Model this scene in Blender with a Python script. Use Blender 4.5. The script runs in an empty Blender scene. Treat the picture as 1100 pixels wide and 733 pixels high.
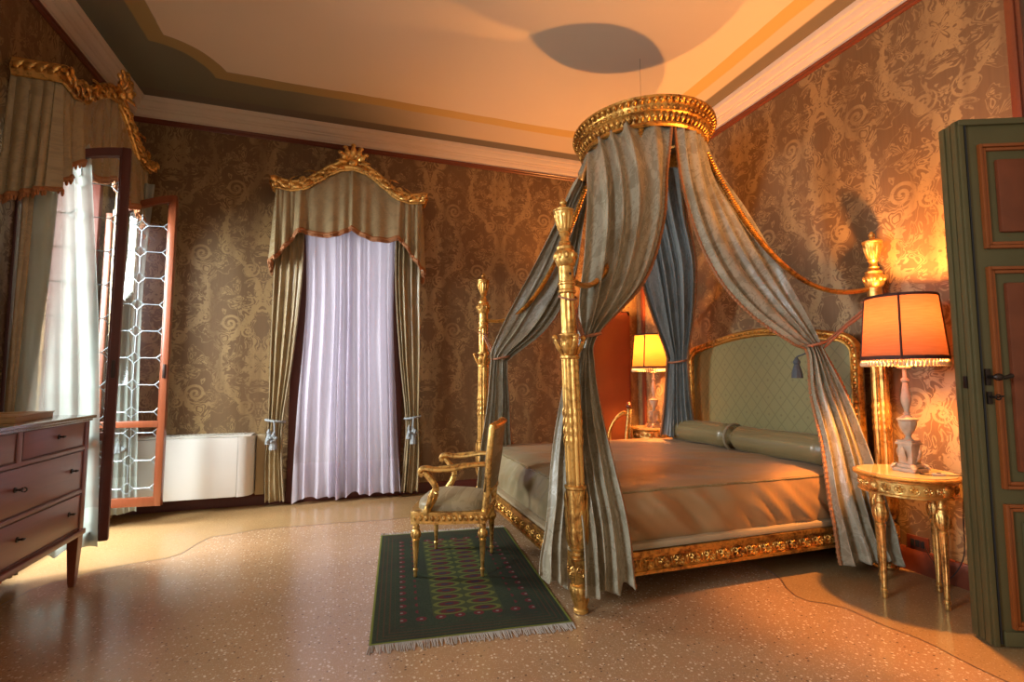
import bpy, bmesh, math, random
from mathutils import Vector, Matrix, noise
PI = math.pi
R = math.radians
random.seed(7)
S = bpy.context.scene
C = S.collection

# ------------------------------------------------------------------ camera, world, light
cam_d = bpy.data.cameras.new('camera'); cam = bpy.data.objects.new('camera', cam_d); C.objects.link(cam)
cam_d.sensor_width = 36.0
cam_d.lens = 36.0 * 526.2 / 1100.0
cam_d.clip_start = 0.02
cam.location = (0, 0, 1.25)
cam.rotation_euler = (R(90 + 4.332), 0, -R(18.263))
S.camera = cam

W = bpy.data.worlds.new('daylight'); S.world = W; W.use_nodes = True
bg = W.node_tree.nodes['Background']
bg.inputs['Color'].default_value = (1.0, 0.80, 0.60, 1)
bg.inputs['Strength'].default_value = 0.58

def area(name, loc, rot, sx, sy, power, col):
    d = bpy.data.lights.new(name, 'AREA'); d.shape = 'RECTANGLE'; d.size = sx; d.size_y = sy
    d.energy = power; d.color = col
    o = bpy.data.objects.new(name, d); C.objects.link(o); o.location = loc; o.rotation_euler = rot
    return o
# daylight standing outside the two tall windows, and an added fill lamp nearer the camera
def aim(o, p): o.rotation_euler = (Vector(p) - o.location).to_track_quat('-Z', 'Y').to_euler()
aim(area('daylight_left_window', (-3.2, 4.4, 2.4), (0, 0, 0), 3.2, 2.0, 800, (0.92, 0.98, 0.95)), (-1.4, 4.6, 0.9))
aim(area('added_cool_fill_left', (-3.2, 0.9, 2.3), (0, 0, 0), 1.6, 2.4, 240, (0.80, 0.92, 1.0)), (1.3, 2.6, 0.7))  # added fill, no window seen here; cools the curtain tails and chair
area('daylight_back_window', (0.0, 6.35, 1.9), (-R(96), 0, 0), 1.5, 2.8, 30, (0.84, 0.82, 1.0))

S.view_settings.view_transform = 'Standard'
S.view_settings.look = 'None'
S.view_settings.gamma = 1.0
S.view_settings.use_curve_mapping = False
S.view_settings.exposure = 0.15
S.cycles.use_denoising = True
S.cycles.max_bounces = 8
S.cycles.transparent_max_bounces = 12
S.cycles.sample_clamp_indirect = 6.0
S.cycles.caustics_reflective = False
S.cycles.caustics_refractive = False

# ------------------------------------------------------------------ node helpers
class Mat:
    def __init__(s, name):
        s.m = bpy.data.materials.new(name); s.m.use_nodes = True
        s.t = s.m.node_tree; s.b = s.t.nodes['Principled BSDF']; s.out = s.t.nodes['Material Output']
    def n(s, typ, ins=None, **kw):
        x = s.t.nodes.new(typ)
        for k, v in kw.items(): setattr(x, k, v)
        for k, v in (ins or {}).items(): s.set(x.inputs[k], v)
        return x
    def set(s, sock, v):
        if isinstance(v, bpy.types.NodeSocket): s.t.links.new(v, sock)
        elif isinstance(v, (tuple, list)) and len(v) == 3 and sock.type == 'RGBA': sock.default_value = (*v, 1)
        else: sock.default_value = v
    def ma(s, op, a, b=0.0, c=None):
        x = s.n('ShaderNodeMath', operation=op); s.set(x.inputs[0], a)
        s.set(x.inputs[1], b)
        if c is not None: s.set(x.inputs[2], c)
        return x.outputs[0]
    def mix(s, f, a, b):
        x = s.n('ShaderNodeMix', data_type='RGBA'); s.set(x.inputs[0], f); s.set(x.inputs[6], a); s.set(x.inputs[7], b)
        return x.outputs[2]
    def ss(s, v, a, b):
        x = s.n('ShaderNodeMapRange', interpolation_type='SMOOTHSTEP'); s.set(x.inputs[0], v)
        x.inputs[1].default_value = a; x.inputs[2].default_value = b
        return x.outputs[0]
    def coord(s, which='Object'):
        return s.n('ShaderNodeTexCoord').outputs[which]
    def sep(s, v):
        x = s.n('ShaderNodeSeparateXYZ'); s.set(x.inputs[0], v); return x.outputs
    def comb(s, x_, y_, z_=0.0):
        x = s.n('ShaderNodeCombineXYZ'); s.set(x.inputs[0], x_); s.set(x.inputs[1], y_); s.set(x.inputs[2], z_); return x.outputs[0]
    def noise(s, vec, scale, detail=2.0, rough=0.5, dist=0.0):
        x = s.n('ShaderNodeTexNoise'); s.set(x.inputs['Vector'], vec); x.inputs['Scale'].default_value = scale
        x.inputs['Detail'].default_value = detail; x.inputs['Roughness'].default_value = rough; x.inputs['Distortion'].default_value = dist
        return x.outputs[0]
    def voro(s, vec, scale, feature='F1', out='Distance'):
        x = s.n('ShaderNodeTexVoronoi', feature=feature); s.set(x.inputs['Vector'], vec); x.inputs['Scale'].default_value = scale
        return x.outputs[out]
    def bump(s, h, strength=0.3, dist=0.01):
        x = s.n('ShaderNodeBump'); s.set(x.inputs['Height'], h); x.inputs['Strength'].default_value = strength; x.inputs['Distance'].default_value = dist
        s.t.links.new(x.outputs[0], s.b.inputs['Normal'])
    def P(s, **kw):
        for k, v in kw.items(): s.set(s.b.inputs[k.replace('_', ' ')], v)
        return s

def damask(m, u, v, Wd=0.62, H=1.02, k=1.0):
    """mask 0..1 of a mirrored scrolling damask, u and v in metres"""
    # half-drop repeat: every other column shifted by half a repeat
    col = m.ma('FLOOR', m.ma('DIVIDE', u, Wd))
    odd = m.ma('MODULO', m.ma('ABSOLUTE', col), 2.0)
    v2 = m.ma('ADD', v, m.ma('MULTIPLY', odd, H / 2))
    uu = m.ma('ABSOLUTE', m.ma('SUBTRACT', m.ma('FLOORED_MODULO', u, Wd), Wd / 2))      # 0 axis .. Wd/2
    vv = m.ma('FLOORED_MODULO', v2, H)
    vc = m.ma('SUBTRACT', vv, H / 2)
    p = m.comb(uu, vv)
    nz = m.noise(p, 7.0, 2.0, 0.5, 1.2)
    nf = m.noise(p, 22.0, 1.0, 0.5, 0.8)
    # ogee frame
    half = m.ma('MULTIPLY_ADD', m.ma('COSINE', m.ma('MULTIPLY', vc, 2 * PI / H)), Wd * 0.20, Wd * 0.235)
    dfr = m.ma('ABSOLUTE', m.ma('SUBTRACT', uu, half))
    dfr = m.ma('ADD', dfr, m.ma('MULTIPLY', m.ma('SUBTRACT', nf, 0.5), 0.10))
    frame = m.ma('SUBTRACT', 1.0, m.ss(dfr, 0.016, 0.024))
    # scrolls: small spirals on both sides of the axis
    def spiral(cx, cy, rad, turn, sgn):
        dx = m.ma('SUBTRACT', uu, cx); dy = m.ma('SUBTRACT', vc, cy)
        r = m.ma('SQRT', m.ma('ADD', m.ma('MULTIPLY', dx, dx), m.ma('MULTIPLY', dy, dy)))
        th = m.ma('ARCTAN2', dy, dx)
        w = m.ma('SINE', m.ma('ADD', m.ma('MULTIPLY', th, sgn), m.ma('MULTIPLY', r, turn / rad)))
        a = m.ss(w, -0.25, 0.15)
        return m.ma('MULTIPLY', a, m.ma('SUBTRACT', 1.0, m.ss(r, rad * 0.88, rad)))
    sp = spiral(0.085, -0.31, 0.062, 12.0, 1.0)
    for q in ((0.21, 0.30, 0.075, 13.0, -1.0), (0.095, 0.245, 0.048, 11.0, 1.0), (0.245, -0.17, 0.055, 12.0, -1.0)):
        sp = m.ma('MAXIMUM', sp, spiral(*q))
    # central bouquet: petals round a heart
    r0 = m.ma('SQRT', m.ma('ADD', m.ma('MULTIPLY', uu, uu), m.ma('MULTIPLY', m.ma('MULTIPLY', vc, vc), 0.55)))
    th0 = m.ma('ARCTAN2', vc, uu)
    pet = m.ma('ADD', r0, m.ma('MULTIPLY', m.ma('COSINE', m.ma('MULTIPLY', th0, 9.0)), 0.018))
    pet = m.ma('ADD', pet, m.ma('MULTIPLY', m.ma('SUBTRACT', nf, 0.5), 0.11))
    bq = m.ma('MULTIPLY', m.ma('SUBTRACT', 1.0, m.ss(pet, 0.095, 0.104)), m.ss(pet, 0.034, 0.042))
    bq = m.ma('MAXIMUM', bq, m.ma('SUBTRACT', 1.0, m.ss(pet, 0.016, 0.022)))
    # loose leaves
    body = m.ss(m.ma('ADD', nz, m.ma('MULTIPLY', nf, 0.30)), 0.640, 0.665)
    lv = m.ma('MULTIPLY', body, m.ss(m.ma('SINE', m.ma('MULTIPLY', nz, 95.0)), -0.35, 0.1))
    ring = m.ss(m.ma('ABSOLUTE', m.ma('SUBTRACT', nz, 0.46)), 0.0, 0.016)
    ring = m.ma('SUBTRACT', 1.0, ring)
    lv = m.ma('MAXIMUM', lv, m.ma('MULTIPLY', ring, m.ss(r0, 0.12, 0.15)))
    allk = m.ma('MAXIMUM', m.ma('MAXIMUM', frame, sp), m.ma('MAXIMUM', bq, lv))
    vein = m.ss(m.ma('ABSOLUTE', m.ma('SUBTRACT', m.noise(p, 17.0, 2.0, 0.5, 1.0), 0.5)), 0.004, 0.016)
    return m.ma('MULTIPLY', allk, m.ma('MULTIPLY_ADD', vein, 0.55, 0.45))

def mat_wall(name, dark, light, r1=0.40, r2=0.62, metal=0.12):
    m = Mat(name); x, y, z = m.sep(m.coord())
    u = m.ma('ADD', x, y)
    sc = 1.36; k = damask(m, m.ma('DIVIDE', u, sc), m.ma('DIVIDE', z, sc))
    worn = m.noise(m.comb(m.ma('MULTIPLY', u, 5.0), m.ma('MULTIPLY', z, 0.5)), 1.3, 3.0)
    k = m.ma('MULTIPLY', k, m.ss(worn, 0.22, 0.62))
    silk = m.noise(m.comb(m.ma('MULTIPLY', u, 60.0), m.ma('MULTIPLY', z, 1.5)), 1.0, 2.0)
    d2 = tuple(c * 0.72 for c in dark)
    base = m.mix(silk, d2, dark)
    m.P(Base_Color=m.mix(k, base, light), Roughness=m.ma('SUBTRACT', r2, m.ma('MULTIPLY', k, r2 - r1)), Metallic=m.ma('MULTIPLY', k, metal))
    m.bump(m.ma('ADD', k, m.ma('MULTIPLY', silk, 0.6)), 0.25, 0.003)
    return m.m

def mat_fabric(name, dark, light, rough=0.5, sheen=0.4, kd=0.75, scale=(0.42, 0.62), trans=0.0, uv=True):
    m = Mat(name)
    x, y, z = m.sep(m.coord('UV' if uv else 'Object'))
    v = y if uv else z
    k = damask(m, x, v, *scale)
    w = m.noise(m.comb(m.ma('MULTIPLY', x, 40.0), m.ma('MULTIPLY', v, 3.0)), 2.0, 3.0)
    base = m.mix(m.ma('MULTIPLY', w, 0.5), dark, tuple(c * 0.75 for c in dark))
    m.P(Base_Color=m.mix(m.ma('MULTIPLY', k, kd), base, light), Roughness=m.ma('SUBTRACT', rough, m.ma('MULTIPLY', k, 0.12)),
        Sheen_Weight=sheen, Sheen_Roughness=0.4)
    m.bump(m.noise(m.coord(), 9.0, 3.0), 0.25, 0.02)
    return m.m

def mat_plain(name, col, rough=0.5, metal=0.0, var=0.15, scale=20.0, bumpk=0.1, bd=0.004, **kw):
    m = Mat(name)
    nz = m.noise(m.coord(), scale, 4.0)
    m.P(Specular_IOR_Level=0.35, Base_Color=m.mix(nz, tuple(min(1, c * (1 + var)) for c in col), tuple(c * (1 - var) for c in col)), Roughness=rough, Metallic=metal, **kw)
    if bumpk: m.bump(nz, bumpk, bd)
    return m.m

def mat_gold(name, col=(0.90, 0.55, 0.17), rough=0.33, dirt=(0.30, 0.13, 0.035)):
    m = Mat(name); c = m.coord()
    nz = m.noise(c, 34.0, 4.0, 0.6); n2 = m.noise(c, 7.0, 3.0)
    k = m.ss(m.ma('ADD', m.ma('MULTIPLY', nz, 0.6), m.ma('MULTIPLY', n2, 0.4)), 0.44, 0.66)
    m.P(Base_Color=m.mix(k, col, dirt), Roughness=m.ma('MULTIPLY_ADD', nz, 0.25, rough - 0.1), Metallic=0.85)
    m.bump(nz, 0.35, 0.004)
    return m.m

def mat_wood(name, c1, c2, rough=0.3, axis=1, scale=3.0, coat=0.3):
    m = Mat(name); x, y, z = m.sep(m.coord())
    a = [x, y, z]; mul = [14.0, 14.0, 14.0]; mul[axis] = 1.0
    v = m.comb(*[m.ma('MULTIPLY', a[i], mul[i]) for i in range(3)])
    nz = m.noise(v, scale, 5.0, 0.6, 0.8); n2 = m.noise(m.coord(), 2.5, 2.0)
    m.P(Base_Color=m.mix(m.ma('ADD', m.ma('MULTIPLY', nz, 0.7), m.ma('MULTIPLY', n2, 0.3)), c1, c2), Roughness=rough, Coat_Weight=coat, Coat_Roughness=0.2)
    m.bump(nz, 0.06, 0.002)
    return m.m

M = {}
M['wall'] = mat_wall('damask_wall_silk', (0.185, 0.098, 0.038), (0.35, 0.222, 0.098))
M['gold'] = mat_gold('gilded_wood')
M['gold_dark'] = mat_gold('antique_gilding', (0.70, 0.36, 0.08), 0.36, (0.20, 0.07, 0.018))
M['gold_pale'] = mat_gold('pale_gilding', (0.80, 0.45, 0.125), 0.36, (0.33, 0.145, 0.035))
M['canopy'] = mat_fabric('canopy_damask', (0.285, 0.245, 0.165), (0.41, 0.36, 0.26), 0.40, 0.05)
M['lining'] = mat_fabric('lining_silk', (0.20, 0.215, 0.21), (0.26, 0.275, 0.27), 0.5, 0.05)
M['drape'] = mat_fabric('window_drape_silk', (0.29, 0.215, 0.115), (0.39, 0.30, 0.175), 0.36, 0.05)
M['upholstery'] = mat_fabric('chair_upholstery', (0.28, 0.205, 0.105), (0.36, 0.27, 0.15), 0.5, 0.05, uv=False, scale=(0.3, 0.4))
M['bolster'] = mat_fabric('bolster_silk', (0.21, 0.155, 0.07), (0.25, 0.19, 0.09), 0.36, 0.05, uv=False)
M['fringe'] = mat_plain('orange_brown_braid', (0.34, 0.14, 0.055), 0.7, 0, 0.4, 120, 0.3)
M['fringe_grey'] = mat_plain('grey_gold_braid', (0.28, 0.22, 0.14), 0.7, 0, 0.4, 120, 0.3)
M['cord'] = mat_plain('brown_cord', (0.36, 0.15, 0.08), 0.6, 0, 0.3, 150, 0.3)
M['tassel_dark'] = mat_plain('dark_blue_tassel', (0.07, 0.075, 0.085), 0.7, 0, 0.3, 40, 0.3)
M['tassel'] = mat_plain('blue_pink_tassel', (0.30, 0.33, 0.36), 0.7, 0, 0.45, 40, 0.3)
M['cornice'] = mat_plain('painted_plaster_cornice', (0.66, 0.52, 0.40), 0.6, 0, 0.06, 6, 0.05)
M['redwood'] = mat_wood('red_stained_moulding', (0.20, 0.045, 0.018), (0.10, 0.02, 0.010), 0.32, 0)
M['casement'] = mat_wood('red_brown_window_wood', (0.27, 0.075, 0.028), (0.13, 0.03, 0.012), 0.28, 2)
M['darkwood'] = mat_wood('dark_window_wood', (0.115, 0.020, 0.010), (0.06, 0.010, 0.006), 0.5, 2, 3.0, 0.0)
M['dresser'] = mat_wood('walnut_veneer', (0.27, 0.070, 0.028), (0.12, 0.028, 0.012), 0.36, 1, 2.2, 0.2)
M['dresser_top'] = mat_wood('walnut_top', (0.20, 0.085, 0.04), (0.09, 0.03, 0.015), 0.15, 1, 2.2, 0.8)
M['iron'] = mat_plain('dark_iron', (0.05, 0.035, 0.03), 0.4, 0.8, 0.2, 60)
M['lead'] = mat_plain('leaded_came', (0.30, 0.36, 0.40), 0.4, 0.5, 0.2, 60)
M['white'] = mat_plain('cream_enamel', (0.72, 0.71, 0.70), 0.35, 0, 0.03, 3, 0.0)
M['white_trim'] = mat_plain('cream_vent', (0.60, 0.58, 0.54), 0.4, 0, 0.03, 3, 0.0)
M['green'] = mat_plain('sage_door_paint', (0.098, 0.080, 0.032), 0.48, 0, 0.16, 7, 0.08)
M['green_wall'] = mat_plain('sage_wall_paint', (0.26, 0.26, 0.16), 0.6, 0, 0.1, 5, 0.0)
M['door_red'] = mat_plain('ochre_red_door_moulding', (0.25, 0.065, 0.014), 0.38, 0, 0.22, 12, 0.05)
M['door_panel'] = mat_plain('russet_door_panel', (0.16, 0.04, 0.014), 0.42, 0, 0.3, 9, 0.05)
M['plain_door'] = mat_plain('russet_door_leaf', (0.17, 0.05, 0.02), 0.42, 0, 0.25, 5, 0.05)
M['lamp_base'] = mat_plain('distressed_lamp_paint', (0.46, 0.36, 0.26), 0.55, 0, 0.35, 30, 0.2)
M['fringe_cream'] = mat_plain('cream_bead_fringe', (0.72, 0.55, 0.33), 0.6, 0, 0.15, 80, 0.1)
M['shade_trim'] = mat_plain('dark_shade_braid', (0.07, 0.025, 0.018), 0.7, 0, 0.3, 150, 0.2)
M['marble'] = mat_plain('honey_marble', (0.52, 0.36, 0.18), 0.12, 0, 0.25, 7, 0.0)
M['book'] = mat_plain('tan_cardboard', (0.48, 0.29, 0.13), 0.5, 0, 0.1, 10, 0.05)
M['black'] = mat_plain('black_plastic', (0.02, 0.02, 0.022), 0.35, 0, 0.1, 10, 0.0)
M['grey'] = mat_plain('grey_plastic', (0.40, 0.36, 0.31), 0.4, 0, 0.1, 10, 0.0)
M['wool'] = mat_plain('undyed_wool_fringe', (0.36, 0.30, 0.25), 0.9, 0, 0.2, 90, 0.2)
M['ticking'] = mat_plain('tan_underlining', (0.36, 0.27, 0.16), 0.7, 0, 0.15, 8, 0.1)
M['tail'] = mat_plain('bark_brown', (0.1, 0.07, 0.04), 0.8)

def mk_spread():
    m = Mat('bedspread_silk'); c = m.coord(); x, y, z = m.sep(c)
    n = m.noise(c, 3.0, 3.0)
    # orange lamplight painted into the silk colour; the foot keeps its greener daylit tone
    k = m.ss(x, 1.36, 1.50)
    base = m.mix(k, (0.29, 0.26, 0.15), (0.40, 0.215, 0.085))
    m.P(Base_Color=m.mix(n, base, (0.28, 0.165, 0.075)), Roughness=0.38, Sheen_Weight=0.05, Specular_IOR_Level=0.6)
    m.bump(m.noise(m.comb(m.ma('MULTIPLY', x, 6.0), m.ma('MULTIPLY', y, 1.5), m.ma('MULTIPLY', z, 3.0)), 1.6, 2.0, 0.5, 0.3), 0.15, 0.02)
    return m.m
M['spread'] = mk_spread()

def mk_headboard():
    m = Mat('headboard_silk'); x, y, z = m.sep(m.coord())
    a = m.ma('ABSOLUTE', m.ma('SUBTRACT', m.ma('FLOORED_MODULO', m.ma('DIVIDE', y, 0.125), 1.0), 0.5))
    b = m.ma('ABSOLUTE', m.ma('SUBTRACT', m.ma('FLOORED_MODULO', m.ma('DIVIDE', z, 0.145), 1.0), 0.5))
    d = m.ma('ABSOLUTE', m.ma('SUBTRACT', m.ma('ADD', a, b), 0.5))
    ln = m.ma('SUBTRACT', 1.0, m.ss(d, 0.02, 0.06))
    dot = m.ma('SUBTRACT', 1.0, m.ss(m.ma('ADD', a, b), 0.06, 0.12))
    k = m.ma('MAXIMUM', ln, dot)
    m.P(Base_Color=m.mix(k, (0.22, 0.185, 0.072), (0.165, 0.135, 0.05)), Roughness=0.5, Sheen_Weight=0.0)
    m.bump(k, 0.3, 0.003)
    return m.m
M['headboard'] = mk_headboard()

def mk_floor(name, base, chip1, chip2, scale, dens, rough):
    m = Mat(name); c = m.coord()
    d = m.voro(c, scale); colr = m.voro(c, scale, out='Color')
    r_, g_, b_ = m.sep(colr)
    big = m.noise(c, 1.1, 3.0); fine = m.noise(c, 70.0, 3.0)
    chip = m.ma('MULTIPLY', m.ma('SUBTRACT', 1.0, m.ss(d, 0.26, 0.36)), m.ss(r_, 1 - dens, 1 - dens + 0.05))
    chipd = m.ma('MULTIPLY', m.ma('SUBTRACT', 1.0, m.ss(d, 0.24, 0.34)), m.ss(g_, 0.86, 0.88))
    b0 = m.mix(m.ss(big, 0.35, 0.65), base, tuple(q * 0.78 for q in base))
    b1 = m.mix(m.ma('MULTIPLY', fine, 0.55), b0, tuple(min(1, q * 1.45) for q in base))
    d2 = m.voro(c, scale * 2.3); r2_, g2_, b2_ = m.sep(m.voro(c, scale * 2.3, out='Color'))
    sm = m.ma('MULTIPLY', m.ma('SUBTRACT', 1.0, m.ss(d2, 0.25, 0.40)), m.ss(r2_, 0.50, 0.56))
    cc = m.mix(m.ma('MULTIPLY', sm, 0.45), b1, chip1); cc = m.mix(chip, cc, chip1); cc = m.mix(chipd, cc, chip2)
    m.P(Base_Color=cc, Roughness=m.ma('MULTIPLY_ADD', m.noise(c, 2.3, 4.0), 0.22, rough), Specular_IOR_Level=0.6)
    m.bump(m.noise(c, 1.7, 2.0), 0.04, 0.03)
    return m.m
M['floor_edge'] = mk_floor('terrazzo_border', (0.33, 0.195, 0.085), (0.45, 0.31, 0.17), (0.2, 0.11, 0.05), 95, 0.3, 0.10)
M['floor_mid'] = mk_floor('terrazzo_field', (0.36, 0.205, 0.105), (0.64, 0.48, 0.33), (0.16, 0.085, 0.05), 55, 0.42, 0.11)
M['inlay'] = mat_plain('dark_inlay_line', (0.10, 0.05, 0.03), 0.3)

def mk_ceiling():
    m = Mat('painted_ceiling'); x, y, z = m.sep(m.coord())
    nz = m.noise(m.coord(), 2.0, 3.0)
    wob = m.ma('MULTIPLY', m.ma('SUBTRACT', nz, 0.5), 0.05)
    rx = 0.45
    # rounded rectangle (left, right, back), open towards the viewer
    x0, x1, y1 = -1.60, 3.10, 4.86
    xs = m.ma('SUBTRACT', x, m.ma('MULTIPLY', m.ma('MAXIMUM', m.ma('SUBTRACT', 4.5, y), 0.0), 0.0))
    ax = m.ma('SUBTRACT', m.ma('ABSOLUTE', m.ma('SUBTRACT', xs, (x0 + x1) / 2)), (x1 - x0) / 2 - rx)
    ay = m.ma('SUBTRACT', y, y1 - rx)
    px_ = m.ma('MAXIMUM', ax, 0.0); py_ = m.ma('MAXIMUM', ay, 0.0)
    sd = m.ma('SUBTRACT', m.ma('SQRT', m.ma('ADD', m.ma('MULTIPLY', px_, px_), m.ma('MULTIPLY', py_, py_))), rx)
    # small inward notch near the left back corner
    dx = m.ma('SUBTRACT', x, -1.62); dy = m.ma('SUBTRACT', y, 4.86)
    nd = m.ma('SUBTRACT', 0.40, m.ma('SQRT', m.ma('ADD', m.ma('MULTIPLY', dx, dx), m.ma('MULTIPLY', dy, dy))))
    sd = m.ma('ADD', m.ma('MAXIMUM', sd, nd), wob)
    inner = m.ma('SUBTRACT', 1.0, m.ss(sd, -0.145, -0.135))
    band = m.ma('MULTIPLY', m.ss(sd, -0.145, -0.135), m.ma('SUBTRACT', 1.0, m.ss(sd, -0.01, 0.01)))
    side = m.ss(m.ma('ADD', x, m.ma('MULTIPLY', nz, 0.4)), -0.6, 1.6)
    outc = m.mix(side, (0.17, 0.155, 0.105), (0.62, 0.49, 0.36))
    # grey line next to the cornice
    dr = m.ma('SUBTRACT', 3.52, x); db = m.ma('SUBTRACT', 5.5, y)
    dd = m.ma('MINIMUM', dr, db)
    gl = m.ma('MULTIPLY', m.ss(dd, 0.13, 0.14), m.ma('SUBTRACT', 1.0, m.ss(dd, 0.27, 0.30)))
    outc = m.mix(gl, outc, (0.16, 0.13, 0.10))
    field = m.mix(m.ma('MULTIPLY', nz, 0.5), (0.74, 0.60, 0.45), (0.68, 0.54, 0.40))
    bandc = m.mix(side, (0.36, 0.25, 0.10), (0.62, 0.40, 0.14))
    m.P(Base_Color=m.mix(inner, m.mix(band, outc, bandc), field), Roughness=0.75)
    return m.m
M['ceiling'] = mk_ceiling()

def mk_glass():
    m = Mat('old_window_glass')
    tr = m.n('ShaderNodeBsdfTransparent', {'Color': (0.93, 0.97, 0.96)}); gl = m.n('ShaderNodeBsdfGlossy', {'Roughness': 0.04})
    mx = m.n('ShaderNodeMixShader'); m.set(mx.inputs[0], 0.09); m.t.links.new(tr.outputs[0], mx.inputs[1]); m.t.links.new(gl.outputs[0], mx.inputs[2])
    m.t.links.new(mx.outputs[0], m.out.inputs[0]); return m.m
M['glass'] = mk_glass()

def mk_sheer(name, col, t=0.12, hem=0.40):
    m = Mat(name); c = m.coord(); nz = m.noise(c, 30.0, 2.0); zz = m.sep(c)[2]; up = m.ss(zz, hem, hem + 0.006)
    cc = m.mix(nz, col, tuple(q * 0.93 for q in col))
    df = m.n('ShaderNodeBsdfDiffuse', {'Color': cc}); tl = m.n('ShaderNodeBsdfTranslucent', {'Color': cc}); tr = m.n('ShaderNodeBsdfTransparent')
    a = m.n('ShaderNodeMixShader'); m.set(a.inputs[0], 0.5); m.t.links.new(df.outputs[0], a.inputs[1]); m.t.links.new(tl.outputs[0], a.inputs[2])
    b = m.n('ShaderNodeMixShader'); m.set(b.inputs[0], m.ma('MULTIPLY', up, t)); m.t.links.new(a.outputs[0], b.inputs[1]); m.t.links.new(tr.outputs[0], b.inputs[2])
    m.t.links.new(b.outputs[0], m.out.inputs[0]); return m.m
M['sheer'] = mk_sheer('lilac_white_voile', (0.78, 0.73, 0.84), 0.10)
M['sheer_w'] = mk_sheer('white_voile', (0.58, 0.64, 0.61), 0.22)

def mk_shade(name, c1, c2, t):
    m = Mat(name); x, y, z = m.sep(m.coord())
    nz = m.noise(m.comb(m.ma('MULTIPLY', x, 8.0), m.ma('MULTIPLY', y, 8.0), m.ma('MULTIPLY', z, 90.0)), 1.5, 3.0)
    cc = m.mix(nz, c1, c2)
    df = m.n('ShaderNodeBsdfDiffuse', {'Color': cc}); tl = m.n('ShaderNodeBsdfTranslucent', {'Color': cc})
    a = m.n('ShaderNodeMixShader'); m.set(a.inputs[0], t); m.t.links.new(df.outputs[0], a.inputs[1]); m.t.links.new(tl.outputs[0], a.inputs[2])
    m.t.links.new(a.outputs[0], m.out.inputs[0]); return m.m
M['shade'] = mk_shade('orange_linen_shade', (0.32, 0.125, 0.07), (0.23, 0.07, 0.035), 0.05)
M['shade_far'] = mk_shade('yellow_parchment_shade', (0.42, 0.22, 0.05), (0.34, 0.15, 0.03), 0.10)
def mk_bulb():
    m = Mat('glowing_bulb'); m.P(Emission_Color=(1.0, 0.50, 0.16), Emission_Strength=25.0); return m.m
M['bulb'] = mk_bulb()

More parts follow.
